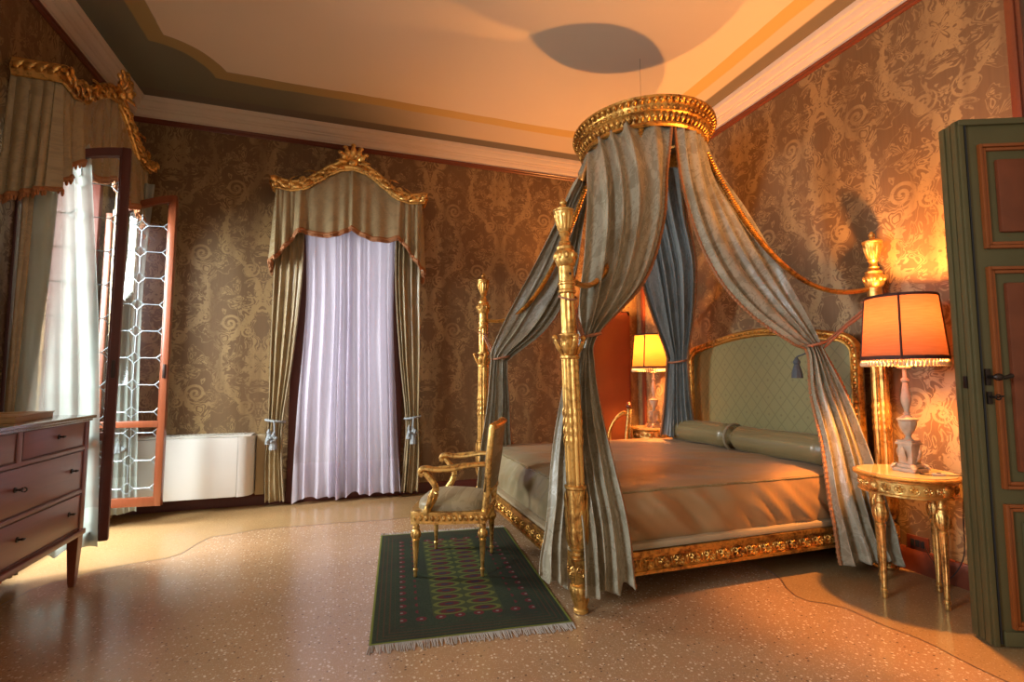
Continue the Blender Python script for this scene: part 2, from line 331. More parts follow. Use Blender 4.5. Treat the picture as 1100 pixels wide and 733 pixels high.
# ------------------------------------------------------------------ geometry helpers
class MB:
    def __init__(s, T=None): s.v = []; s.f = []; s.uv = {}; s.T = T or Matrix(); s.mi = []; s.cur = 0
    def add(s, vs, fs, uvs=None):
        o = len(s.v)
        for i, p in enumerate(vs):
            s.v.append(tuple(s.T @ Vector(p)))
            if uvs: s.uv[o + i] = uvs[i]
        for f in fs: s.f.append(tuple(o + i for i in f)); s.mi.append(s.cur)
        return s
    def box(s, x0, y0, z0, x1, y1, z1, b=0.0):
        bm = bmesh.new(); bmesh.ops.create_cube(bm, size=1)
        for v in bm.verts: v.co = ((x0 + x1) / 2 + v.co.x * (x1 - x0), (y0 + y1) / 2 + v.co.y * (y1 - y0), (z0 + z1) / 2 + v.co.z * (z1 - z0))
        if b: bmesh.ops.bevel(bm, geom=bm.edges[:], offset=b, segments=2, affect='EDGES', profile=0.6)
        bm.verts.index_update()
        s.add([v.co[:] for v in bm.verts], [[v.index for v in f.verts] for f in bm.faces]); bm.free(); return s
    def lathe(s, prof, n=28, c=(0, 0), flute=None, sx=1.0, sy=1.0, caps=True):
        """prof: (radius, z) list bottom to top; flute=(count, depth, z0, z1)"""
        vs = []; fs = []
        for r, z in prof:
            for k in range(n):
                a = 2 * PI * k / n; rr = r
                if flute and flute[2] <= z <= flute[3]: rr = r * (1 - flute[1] * (0.5 + 0.5 * math.cos(a * flute[0])) ** 1.5)
                vs.append((c[0] + rr * sx * math.cos(a), c[1] + rr * sy * math.sin(a), z))
        for i in range(len(prof) - 1):
            for k in range(n):
                k2 = (k + 1) % n
                fs.append((i * n + k, i * n + k2, (i + 1) * n + k2, (i + 1) * n + k))
        if caps:
            fs.append(tuple(range(n - 1, -1, -1))); fs.append(tuple((len(prof) - 1) * n + k for k in range(n)))
        return s.add(vs, fs)
    def tube(s, path, r, n=8, closed=False, flat=None, up=(0, 0, 1)):
        """round tube, or elliptical with flat=(wide factor, thin factor) ; r number or list"""
        P = [Vector(p) for p in path]; m = len(P); vs = []; fs = []
        prev = None
        for i in range(m):
            if closed: t = P[(i + 1) % m] - P[i - 1]
            else: t = P[min(i + 1, m - 1)] - P[max(i - 1, 0)]
            if t.length < 1e-9: t = Vector((0, 0, 1))
            t.normalize(); u = Vector(up)
            if abs(t.dot(u)) > 0.98: u = prev if prev is not None else Vector((1, 0, 0))
            a = t.cross(u)
            if a.length < 1e-6: a = t.cross(Vector((0, 1, 0)))
            a.normalize(); b = a.cross(t); b.normalize(); prev = b
            rr = r[i] if isinstance(r, (list, tuple)) else r
            f1, f2 = flat if flat else (1, 1)
            for k in range(n):
                q = 2 * PI * k / n
                vs.append(tuple(P[i] + a * (rr * f1 * math.cos(q)) + b * (rr * f2 * math.sin(q))))
        for i in range(m if closed else m - 1):
            j = (i + 1) % m
            for k in range(n):
                k2 = (k + 1) % n; fs.append((i * n + k, i * n + k2, j * n + k2, j * n + k))
        if not closed: fs.append(tuple(range(n - 1, -1, -1))); fs.append(tuple((m - 1) * n + k for k in range(n)))
        return s.add(vs, fs)
    def ell(s, c, r, n=10, m=6):
        vs = []; fs = []
        for i in range(m + 1):
            ph = -PI / 2 + PI * i / m
            for k in range(n):
                a = 2 * PI * k / n
                vs.append((c[0] + r[0] * math.cos(ph) * math.cos(a), c[1] + r[1] * math.cos(ph) * math.sin(a), c[2] + r[2] * math.sin(ph)))
        for i in range(m):
            for k in range(n): fs.append((i * n + k, i * n + (k + 1) % n, (i + 1) * n + (k + 1) % n, (i + 1) * n + k))
        return s.add(vs, fs)
    def prism(s, poly, a0, a1, axis='z'):
        n = len(poly)
        def q(p, a): return {'z': (p[0], p[1], a), 'y': (p[0], a, p[1]), 'x': (a, p[0], p[1])}[axis]
        return s.add([q(p, a0) for p in poly] + [q(p, a1) for p in poly],
                     [tuple(range(n - 1, -1, -1)), tuple(range(n, 2 * n))] + [(i, (i + 1) % n, n + (i + 1) % n, n + i) for i in range(n)])
    def grid(s, fn, nu, nv, closed_u=False, uvf=None):
        vs = []; uvs = []
        cu = nu if closed_u else nu + 1
        for j in range(nv + 1):
            for i in range(cu):
                p = fn(i / nu, j / nv); vs.append(tuple(p)); uvs.append(uvf(i / nu, j / nv) if uvf else (i / nu, j / nv))
        fs = []
        for j in range(nv):
            for i in range(nu):
                i2 = (i + 1) % cu
                fs.append((j * cu + i, j * cu + i2, (j + 1) * cu + i2, (j + 1) * cu + i))
        return s.add(vs, fs, uvs)
    def leaf(s, base, tip, out, w, th=0.35, n=9, lobes=3, ar=1.0):
        """carved leaf from base to tip, arching towards `out`"""
        A, B, O = Vector(base), Vector(tip), Vector(out)
        L = (B - A).length; path = []; ws = []
        for i in range(n + 1):
            t = i / n
            path.append(A.lerp(B, t) + O * (math.sin(PI * t * 0.9) * L * 0.22 + t ** 3 * L * 0.12) * ar)
            ws.append(max(0.0012, w * (math.sin(PI * min(1, t * 0.9 + 0.12)) ** 0.7) * (1 + 0.18 * math.cos(2 * PI * lobes * t))))
        return s.tube(path, ws, 8, flat=(1.0, th), up=tuple(O))
    def flower(s, c, nrm, r, pet=8):
        """carved rosette facing nrm"""
        N = Vector(nrm).normalized(); u = N.orthogonal().normalized(); w = N.cross(u); c = Vector(c)
        for k in range(pet):
            a = 2 * PI * k / pet; d = u * math.cos(a) + w * math.sin(a)
            s.tube([c + d * r * 0.25 + N * r * 0.12, c + d * r * 0.6 + N * r * 0.28, c + d * r * 0.95 + N * r * 0.05], [r * 0.12, r * 0.27, r * 0.10], 6, flat=(1, 0.6), up=tuple(N))
        ring = [c + (u * math.cos(2 * PI * k / 16) + w * math.sin(2 * PI * k / 16)) * r * 1.12 for k in range(16)]
        s.tube(ring, r * 0.09, 5, closed=True, up=tuple(N))
        s.tube([c, c + N * r * 0.45], [r * 0.25, r * 0.12], 8)
        return s
    def build(s, name, mat, parent=None, smooth=True, kind=None, sharp=40, solid=0, sub=0):
        me = bpy.data.meshes.new(name)
        me.from_pydata(s.v, [], s.f)
        mats = mat if isinstance(mat, (list, tuple)) else [mat]
        for m_ in mats: me.materials.append(M[m_] if isinstance(m_, str) else m_)
        if len(mats) > 1: me.polygons.foreach_set('material_index', s.mi)
        if s.uv:
            ul = me.uv_layers.new(name='UVMap')
            for lp in me.loops:
                q = s.uv.get(lp.vertex_index)
                if q: ul.data[lp.index].uv = q
        me.update()
        bm = bmesh.new(); bm.from_mesh(me); bmesh.ops.recalc_face_normals(bm, faces=bm.faces[:]); bm.to_mesh(me); bm.free()
        if smooth:
            me.polygons.foreach_set('use_smooth', [True] * len(me.polygons))
            me.set_sharp_from_angle(angle=R(sharp))
        o = bpy.data.objects.new(name, me); C.objects.link(o)
        if parent: o.parent = parent
        if kind: o['kind'] = kind
        if solid:
            md = o.modifiers.new('solidify', 'SOLIDIFY'); md.thickness = solid; md.offset = 0
        if sub:
            md = o.modifiers.new('subsurf', 'SUBSURF'); md.levels = sub; md.render_levels = sub
        return o

def thing(name, label, cat, loc=(0, 0, 0), rotz=0, group=None):
    o = bpy.data.objects.new(name, None); C.objects.link(o); o.empty_display_size = 0.1
    o.location = loc; o.rotation_euler = (0, 0, rotz)
    return tag(o, label, cat, group)
def tag(o, label, cat, group=None):
    o['label'] = label; o['category'] = cat
    if group: o['group'] = group
    return o
def struct(o): o['kind'] = 'structure'; return o
def copy_tree(o, parent=None):
    c = o.copy(); C.objects.link(c)
    if parent is not None: c.parent = parent
    for ch in [x for x in bpy.data.objects if x.parent == o and x is not c]: copy_tree(ch, c)
    return c

def cr(pts, t):
    """Catmull-Rom through pts, t in 0..1"""
    n = len(pts) - 1; x = t * n; i = min(int(x), n - 1); f = x - i
    p = [Vector(pts[max(0, min(n, k))]) for k in (i - 1, i, i + 1, i + 2)]
    return 0.5 * ((2 * p[1]) + (p[2] - p[0]) * f + (2 * p[0] - 5 * p[1] + 4 * p[2] - p[3]) * f * f + (3 * p[1] - p[0] - 3 * p[2] + p[3]) * f ** 3)
def crs(vals, t): return cr([(v, 0, 0) for v in vals], t).x
def lerp(a, b, t): return a + (b - a) * t
def sst(a, b, x):
    t = max(0, min(1, (x - a) / (b - a))); return t * t * (3 - 2 * t)

def drape(L, Rr, amp, pleats, seed=0, nu=120, nv=70, bulge=None, fullness=1.8, face=None, mb=None, ext=0.35):
    """cloth between two rails (lists of points, top to bottom); amp list of pleat depth; bulge list of outward bow"""
    rnd = random.Random(seed); ph = rnd.random() * 6
    off = [rnd.uniform(-0.42, 0.42) for _ in range(pleats + 3)]; am = [rnd.uniform(0.35, 1.35) for _ in range(pleats + 3)]
    F = Vector(face) if face else None
    rows = []
    for j in range(nv + 1):
        t = j / nv
        a = cr(L, t); b = cr(Rr, t); e = 0.01
        ta = cr(L, min(1, t + e)) - cr(L, max(0, t - e)); tb = cr(Rr, min(1, t + e)) - cr(Rr, max(0, t - e))
        T = (ta.normalized() + tb.normalized()); Wv = b - a
        N = Wv.cross(T)
        if N.length < 1e-6: N = Vector((0, -1, 0))
        N.normalize()
        if F is not None and N.dot(F) < 0: N = -N
        rows.append((a, b, N, Wv.normalized()))
    # smooth the normals
    for _ in range(3):
        rows = [(r[0], r[1], (rows[max(0, k - 1)][2] + r[2] + rows[min(nv, k + 1)][2]).normalized(), r[3]) for k, r in enumerate(rows)]
    def fn(u, v):
        k = min(nv, int(round(v * nv))); a, b, N, Wd = rows[k]
        A = crs(amp, v); Bu = crs(bulge, v) if bulge else 0
        x = u * pleats; i = int(x); f = x - i
        sh = off[i] * (1 - f) + off[i + 1] * f; aa = am[i] * (1 - f) + am[i + 1] * f
        w = math.sin(2 * PI * (x + sh) + ph + 0.8 * math.sin(v * 4 + i * 0.3))
        n3 = noise.noise(Vector((u * 6 + seed, v * 5, seed * 1.7))) * 0.7
        side = math.cos(2 * PI * (x + sh) + ph) * 0.22
        p = a.lerp(b, u)
        hem = (v ** 7) * A * 1.1 * noise.noise(Vector((u * 7 + seed, seed * 2.3, 0.5))) if v > 0.6 else 0
        cru = sst(0.8, 1.0, v) * A * 0.35 * noise.noise(Vector((u * 16 + seed, v * 22, 9.1)))
        return p + N * (A * aa * w + A * n3 + cru + Bu * math.sin(PI * u)) + Wd * (A * side) + Vector((0, 0, hem))
    Lw = max((Vector(L[0]) - Vector(Rr[0])).length, (Vector(L[-1]) - Vector(Rr[-1])).length) * fullness
    Ll = sum((Vector(L[i + 1]) - Vector(L[i])).length for i in range(len(L) - 1))
    m = mb or MB()
    m.grid(fn, nu, nv, uvf=lambda u, v: (u * Lw, -v * Ll))
    m.edge_l = [fn(0, j / 60) for j in range(61)]; m.edge_r = [fn(1, j / 60) for j in range(61)]
    m.bottom = [fn(i / 80, 1) for i in range(81)]; m.fn = fn
    return m

def braid(path, r, drop=0.0, mb=None, every=1):
    m = mb or MB(); P = [Vector(p) for p in path]
    m.tube(P, r, 6)
    if drop:
        d = 0; last = P[0]
        for i in range(1, len(P)):
            seg = P[i] - P[i - 1]; n = max(1, int(seg.length / 0.018))
            for k in range(n):
                q = P[i - 1] + seg * (k / n)
                m.tube([q, q + Vector((0, 0, -drop * 0.5)), q + Vector((0, 0, -drop))], [0.004, 0.007, 0.004], 5)
    return m

def tassel(mb, top, h, r):
    x, y, z = top
    mb.lathe([(0.15 * r, z - h), (r * 1.0, z - h), (r * 0.92, z - h * 0.75), (r * 0.55, z - h * 0.42), (r * 0.45, z - h * 0.36), (r * 0.62, z - h * 0.30), (r * 0.62, z - h * 0.2), (r * 0.4, z - h * 0.12), (r * 0.2, z - h * 0.02), (0.02 * r, z)], 18, (x, y), flute=(9, 0.12, z - h, z - h * 0.5))
    return mb

# ------------------------------------------------------------------ the room
XL, XR, YB, YF, ZC, ZM = -2.07, 3.52, 5.50, -1.0, 3.95, 3.78
def holed_wall(axis, at, lo, hi, z0, z1, hole, th):
    """wall slab with one opening; axis 'x' = wall at constant x"""
    m = MB(); a, b, c, d = hole
    def bx(l0, l1, p0, p1):
        if axis == 'x': m.box(min(at, at + th), l0, p0, max(at, at + th), l1, p1)
        else: m.box(l0, min(at, at + th), p0, l1, max(at, at + th), p1)
    bx(lo, a, z0, z1); bx(b, hi, z0, z1); bx(a, b, z0, c); bx(a, b, d, z1)
    return m
m = holed_wall('x', XL, 1.9, YB + 0.35, 0, 4.1, (3.92, 5.02, 0.08, 3.0), -0.35); m2 = holed_wall('x', XL, YF, 1.9, 0, 4.1, (0.30, 1.50, 0.08, 3.0), -0.35); m.add(m2.v, m2.f); struct(m.build('wall_left', 'wall', smooth=False))  # the second, unseen opening is added to let the fill lamp in
struct(holed_wall('y', YB, XL, XR, 0, 4.1, (-0.55, 0.51, 0.04, 2.9), 0.35).build('wall_back', 'wall', smooth=False))
m = MB(); m.box(XR, 1.60, 0, XR + 0.3, YB + 0.35, 4.1); struct(m.build('wall_right', 'wall', smooth=False))
m = MB(); m.box(XR, YF, 0, XR + 0.3, 1.60, 4.1); struct(m.build('wall_doorway', 'green_wall', smooth=False))
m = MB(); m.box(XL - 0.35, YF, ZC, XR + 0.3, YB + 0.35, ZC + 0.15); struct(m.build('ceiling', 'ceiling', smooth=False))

# floor: ochre terrazzo border with a pebbled field inside a wavy dark line
field = [(-1.9, YF), (-1.9, 1.2), (-1.9, 2.4), (-1.85, 3.2), (-1.76, 3.75), (-1.52, 3.98), (-1.17, 4.085), (-1.10, 4.16), (-1.07, 4.34), (-1.02, 4.494), (-0.86, 4.53), (-0.70, 4.60), (-0.53, 4.61), (-0.1, 4.585), (0.22, 4.56),
         (0.8, 4.58), (1.5, 4.56), (2.2, 4.5), (2.45, 4.2), (2.55, 3.6), (2.6, 3.0), (2.62, 2.6), (2.56, 2.45), (2.49, 2.35), (2.455, 2.25), (2.475, 2.18), (2.53, 2.135), (2.585, 2.05), (2.60, 1.95), (2.605, 1.82), (2.622, 1.65), (2.60, 1.40), (2.58, 0.6), (2.58, YF)]
def floor_mesh():
    m = MB(); m.cur = 0
    m.box(XL - 0.35, YF, -0.12, XR + 0.3, YB + 0.35, 0.0)
    dense = []
    for i in range(len(field) - 1):
        a, b = Vector(field[i]), Vector(field[i + 1]); n = max(1, int((b - a).length / 0.05))
        for k in range(n):
            p = a.lerp(b, k / n); nn = noise.noise(Vector((p.x * 5, p.y * 5, 0))) * 0.02
            dense.append((p.x + nn, p.y + nn))
    dense.append(field[-1])
    bm = bmesh.new(); vs = [bm.verts.new((x, y, 0.0012)) for x, y in dense]; bm.faces.new(vs)
    bmesh.ops.triangulate(bm, faces=bm.faces[:]); bm.verts.index_update()
    m.cur = 1; m.add([v.co[:] for v in bm.verts], [[v.index for v in f.verts] for f in bm.faces]); bm.free()
    m.cur = 2
    D = [Vector((x, y, 0.002)) for x, y in dense]
    for i in range(len(D) - 1):
        t = (D[i + 1] - D[i]); 
        if t.length < 1e-6: continue
        n_ = Vector((-t.y, t.x, 0)).normalized() * 0.004
        m.add([D[i] - n_, D[i] + n_, D[i + 1] + n_, D[i + 1] - n_], [(0, 1, 2, 3)])
    return m
struct(floor_mesh().build('floor', ['floor_edge', 'floor_mid', 'inlay'], smooth=False))

def wall_strip(name, prof, side, mat, y0=YF):
    """moulding profile [(distance from wall, z)] run along one wall, mitred at the corners"""
    m = MB(); vs = []; n = len(prof)
    for d, z in prof:
        if side == 'left': vs += [(XL + d, y0, z), (XL + d, YB - d, z)]
        if side == 'back': vs += [(XL + d, YB - d, z), (XR - d, YB - d, z)]
        if side == 'right': vs += [(XR - d, YB - d, z), (XR - d, y0, z)]
    m.add(vs, [(2 * i, 2 * ((i + 1) % n), 2 * ((i + 1) % n) + 1, 2 * i + 1) for i in range(n)] + [tuple(2 * i for i in range(n)), tuple(2 * i + 1 for i in range(n))])
    return struct(m.build(name, mat, sharp=25))
cprof = [(0.0, ZM), (0.022, ZM), (0.026, ZM + 0.018), (0.04, ZM + 0.022), (0.055, ZM + 0.045), (0.058, ZM + 0.062), (0.072, ZM + 0.066), (0.076, ZM + 0.080),
         (0.092, ZM + 0.088), (0.108, ZM + 0.112), (0.112, ZM + 0.128), (0.128, ZM + 0.132), (0.138, ZM + 0.150), (0.142, ZC), (0.0, ZC)]
rprof = [(0.0, ZM - 0.045), (0.012, ZM - 0.045), (0.022, ZM - 0.034), (0.022, ZM - 0.018), (0.030, ZM - 0.010), (0.030, ZM), (0.0, ZM)]
bprof = [(0.0, 0.0), (0.026, 0.0), (0.026, 0.10), (0.018, 0.125), (0.012, 0.14), (0.0, 0.145)]
for k, s_ in enumerate(('left', 'back', 'right')):
    wall_strip('trim_%d' % (k + 1), cprof, s_, 'cornice')
    wall_strip('trim_%d' % (k + 4), rprof, s_, 'redwood')
wall_strip('baseboard_right', bprof, 'right', 'redwood', 1.60)
wall_strip('baseboard_back', [(d, z * 0.75) for d, z in bprof], 'back', 'darkwood')
# red upright moulding where the damask ends beside the open door, and at the far corner
m = MB(); m.box(XR - 0.045, 1.555, 0, XR, 1.625, ZM - 0.04, 0.008); m.box(XR - 0.06, 1.575, 0, XR - 0.03, 1.605, ZM - 0.04, 0.006)
struct(m.build('trim_7', 'redwood'))
m = MB(); m.box(XR - 0.03, 5.30, 0, XR, 5.36, ZM - 0.04, 0.006); struct(m.build('trim_8', 'redwood'))

# plain russet door in the back wall near the far corner
d2 = bpy.data.objects.new('door_1', None); C.objects.link(d2); d2.location = (3.0, YB, 0); struct(d2)
m = MB(); m.box(-0.46, -0.05, 0.02, 0.36, -0.005, 2.05, 0.006); m.build('leaf', 'plain_door', d2)
m = MB(); m.box(-0.50, -0.03, 0, -0.46, -0.001, 2.09, 0.004); m.box(0.36, -0.03, 0, 0.40, -0.001, 2.09, 0.004); m.box(-0.50, -0.03, 2.05, 0.40, -0.001, 2.09, 0.004)
m.build('door_frame', 'redwood', d2)
m = MB(); m.ell((-0.40, -0.085, 1.02), (0.022, 0.022, 0.022)); m.tube([(-0.40, -0.045, 1.02), (-0.40, -0.08, 1.02)], 0.009); m.build('handle', 'gold_dark', d2)

# ------------------------------------------------------------------ green panelled door standing open at the right
dr = bpy.data.objects.new('door_2', None); C.objects.link(dr); dr.location = (2.873, 1.549, 0); dr.rotation_euler = (0, 0, math.atan2(-.39, .92)); struct(dr)
DW, DH, DT = 0.72, 2.545, 0.122
m = MB()
m.box(0.0, 0.012, 0.008, DW, DT, DH, 0.004)
m.box(0.0, 0.0, 0.008, 0.022, 0.02, DH, 0.003)                # raised bead on the leaf's free edge
m.box(0.0, -0.004, DH - 0.03, DW, 0.02, DH, 0.004)
m.box(0.045, -0.003, 0.01, DW, 0.014, 0.075, 0.004)
m.build('leaf', 'green', dr)
m = MB()
for y0, y1, o_ in ((0.012, 0.040, -0.010), (0.050, 0.058, -0.006), (0.085, 0.118, -0.008)): m.box(o_, y0, 0.01, 0.004, y1, DH - 0.002, 0.003)
m.build('edge_moulding', 'green', dr)
m = MB(); m.box(0.026, 0.002, 0.02, 0.034, 0.014, DH - 0.03); m.build('groove_shade', 'black', dr)  # black strip standing in for the shade of the groove beside the free edge
pz = ((1.885, 2.415), (0.725, 1.795), (0.085, 0.655))
for k, (z0, z1) in enumerate(pz):
    x0, x1 = 0.085, DW - 0.08
    m = MB()
    for q, (w, y) in enumerate(((0.0, -0.006), (0.018, 0.0))):
        a0, a1, c0, c1 = x0 + w, x1 - w, z0 + w, z1 - w; t = 0.016
        m.box(a0, y, c0, a0 + t, 0.02, c1, 0.004); m.box(a1 - t, y, c0, a1, 0.02, c1, 0.004)
        m.box(a0 + t, y, c0, a1 - t, 0.02, c0 + t, 0.004); m.box(a0 + t, y, c1 - t, a1 - t, 0.02, c1, 0.004)
    p = m.build('panel_moulding', 'door_red', dr)
    m = MB(); m.box(x0 + 0.075, -0.006, z0 + 0.08, x1 - 0.075, 0.02, z1 - 0.08, 0.012); m.build('raised_panel', 'door_panel' if k < 2 else 'green', dr)
m = MB(); m.ell((0.058, -0.05, 1.255), (0.022, 0.014, 0.018)); m.tube([(0.058, 0.012, 1.255), (0.058, -0.045, 1.255)], 0.008); m.tube([(0.058, -0.05, 1.255), (0.085, -0.052, 1.252), (0.115, -0.05, 1.262)], [0.010, 0.009, 0.012], 8)
m.box(0.046, 0.004, 1.215, 0.070, 0.014, 1.295, 0.003); m.build('handle', 'iron', dr)
m = MB(); m.box(0.048, 0.002, 1.125, 0.068, 0.014, 1.185, 0.003); m.tube([(0.058, 0.004, 1.16), (0.058, -0.03, 1.16)], 0.005); m.tube([(0.058 + 0.012 * math.cos(a / 6 * PI), -0.04, 1.16 + 0.012 * math.sin(a / 6 * PI)) for a in range(12)], 0.0035, 6, closed=True)
m.tube([(0.06, -0.035, 1.16), (0.085, -0.036, 1.165)], 0.004); m.build('lock_and_key', 'iron', dr)
m = MB(); m.box(-0.013, 0.045, 1.20, -0.002, 0.065, 1.26, 0.002); m.build('strike_plate', 'iron', dr)

# ------------------------------------------------------------------ windows
def leaded_casement(parent, hinge, ang, width, z0, z1, arch, side, matf='casement'):
    """one casement leaf; local x runs from hinge to free edge"""
    e = bpy.data.objects.new('casement', None); C.objects.link(e); e.parent = parent; e.location = (hinge[0], hinge[1], 0); e.rotation_euler = (0, 0, ang)
    st = 0.050; th = 0.050
    def top(x): return z1 - arch * (1 - x / width) ** 1.6
    m = MB()
    m.box(0, -th / 2, z0, st, th / 2, top(0) - 0.0, 0.006)
    m.box(width - st, -th / 2, z0, width, th / 2, z1, 0.006)
    m.box(width - st - 0.012, -th / 2 + 0.008, z0 + 0.07, width - st, th / 2 - 0.008, z1 - 0.05, 0.003)
    for za, zb in ((z0, z0 + 0.075), (z0 + 0.66, z0 + 0.715)): m.box(st, -th / 2 + 0.004, za, width - st, th / 2 - 0.004, zb, 0.005)
    n = 12
    for i in range(n):
        xa, xb = lerp(st, width - st, i / n), lerp(st, width - st, (i + 1) / n)
        m.add([(xa, -th / 2 + .004, top(xa) - .06), (xb, -th / 2 + .004, top(xb) - .06), (xb, -th / 2 + .004, top(xb)), (xa, -th / 2 + .004, top(xa)),
               (xa, th / 2 - .004, top(xa) - .06), (xb, th / 2 - .004, top(xb) - .06), (xb, th / 2 - .004, top(xb)), (xa, th / 2 - .004, top(xa))],
              [(0, 1, 2, 3), (7, 6, 5, 4), (0, 4, 5, 1), (3, 2, 6, 7)])
    m.build('sash_frame', matf, e)
    def panes(za, zb, topf):
        m = MB(); n = 10
        m.add([(lerp(st, width - st, i / n), 0, za) for i in range(n + 1)] + [(lerp(st, width - st, i / n), 0, topf(lerp(st, width - st, i / n)) if topf else zb) for i in range(n + 1)],
              [(i, i + 1, n + 2 + i, n + 1 + i) for i in range(n)])
        m.build('glass', 'glass', e, smooth=False)
        m = MB(); px = (width - 2 * st) / 2.0; pz_ = 0.232; dd = 0.048; r = 0.0038
        def seg(a, b):
            # clip to the pane
            a = Vector((a[0], 0, a[1])); b = Vector((b[0], 0, b[1]))
            pts = [a.lerp(b, k / 4) for k in range(5)]
            pts = [p for p in pts if st - .001 <= p.x <= width - st + .001 and za - .001 <= p.z <= (topf(p.x) if topf else zb) + .001]
            if len(pts) >= 2: m.tube([pts[0], pts[-1]], r, 5)
        rows = int((zb - za) / pz_) + 2
        for c_ in range(0, 3):
            cx = st + c_ * px
            for k in range(rows):
                cz = za + 0.075 + k * pz_
                seg((cx - dd, cz), (cx, cz + dd)); seg((cx, cz + dd), (cx + dd, cz)); seg((cx + dd, cz), (cx, cz - dd)); seg((cx, cz - dd), (cx - dd, cz))
                seg((cx, cz + dd), (cx, cz + pz_ - dd)); seg((cx + dd, cz), (cx + px - dd, cz))
        m.build('leading', 'lead', e)
    panes(z0 + 0.075, z0 + 0.66, None)
    panes(z0 + 0.715, z1 - 0.06, lambda x: top(x) - 0.06)
    m = MB(); m.box(width - 0.035, -th / 2 - 0.012, 1.25, width - 0.015, -th / 2, 1.37, 0.003); m.build('latch_plate', 'iron', e)
    return e
w1 = bpy.data.objects.new('window_1', None); C.objects.link(w1); w1.location = (XL, 4.47, 0); struct(w1)
m = MB()
m.box(-0.30, -0.55, 0.08, 0.012, -0.49, 3.0, 0.006); m.box(-0.30, 0.49, 0.08, 0.012, 0.55, 3.0, 0.006); m.box(-0.30, -0.49, 2.93, 0.012, 0.49, 3.0, 0.006)
m.box(-0.34, -0.49, 0.0, 0.02, 0.49, 0.09, 0.006)
m.build('window_frame', 'darkwood', w1)
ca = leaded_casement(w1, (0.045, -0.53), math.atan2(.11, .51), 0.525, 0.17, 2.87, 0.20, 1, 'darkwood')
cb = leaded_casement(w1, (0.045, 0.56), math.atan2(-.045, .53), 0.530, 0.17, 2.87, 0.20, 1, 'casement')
w2 = bpy.data.objects.new('window_2', None); C.objects.link(w2); w2.location = (-0.02, YB, 0); struct(w2)
m = MB()
m.box(-0.56, -0.05, 0.0, -0.42, 0.10, 2.92, 0.008); m.box(0.42, -0.05, 0.0, 0.56, 0.10, 2.92, 0.008); m.box(-0.42, -0.05, 2.80, 0.42, 0.10, 2.92, 0.008); m.box(-0.42, -0.03, 0.0, 0.42, 0.10, 0.10, 0.008)
m.box(-0.03, 0.02, 0.1, 0.03, 0.08, 2.8, 0.005)
m.build('window_frame', 'darkwood', w2)
m = MB(); m.box(-0.42, 0.045, 0.1, 0.42, 0.051, 2.8); m.build('glass', 'glass', w2, smooth=False)

# ------------------------------------------------------------------ pelmets, valances, drapes
def band_z(s, W2=0.735):
    pts = [(-1.0, 3.185), (-0.80, 3.165), (-0.62, 3.195), (-0.45, 3.29), (-0.30, 3.375), (-0.15, 3.435), (0.0, 3.455)]
    q = -abs(s / W2)
    for i in range(len(pts) - 1):
        if q <= pts[i + 1][0]:
            f = (q - pts[i][0]) / (pts[i + 1][0] - pts[i][0]); return lerp(pts[i][1], pts[i + 1][1], f * f * (3 - 2 * f) * .4 + f * .6)
    return pts[-1][1]
def val_bottom(s):
    a = abs(s)
    tab = [(0, 2.80), (0.10, 2.75), (0.22, 2.71), (0.38, 2.71), (0.48, 2.74), (0.53, 2.71), (0.62, 2.58), (0.70, 2.48), (0.76, 2.40)]
    for i in range(len(tab) - 1):
        if a <= tab[i + 1][0]:
            return lerp(tab[i][1], tab[i + 1][1], (a - tab[i][0]) / (tab[i + 1][0] - tab[i][0]))
    return tab[-1][1]
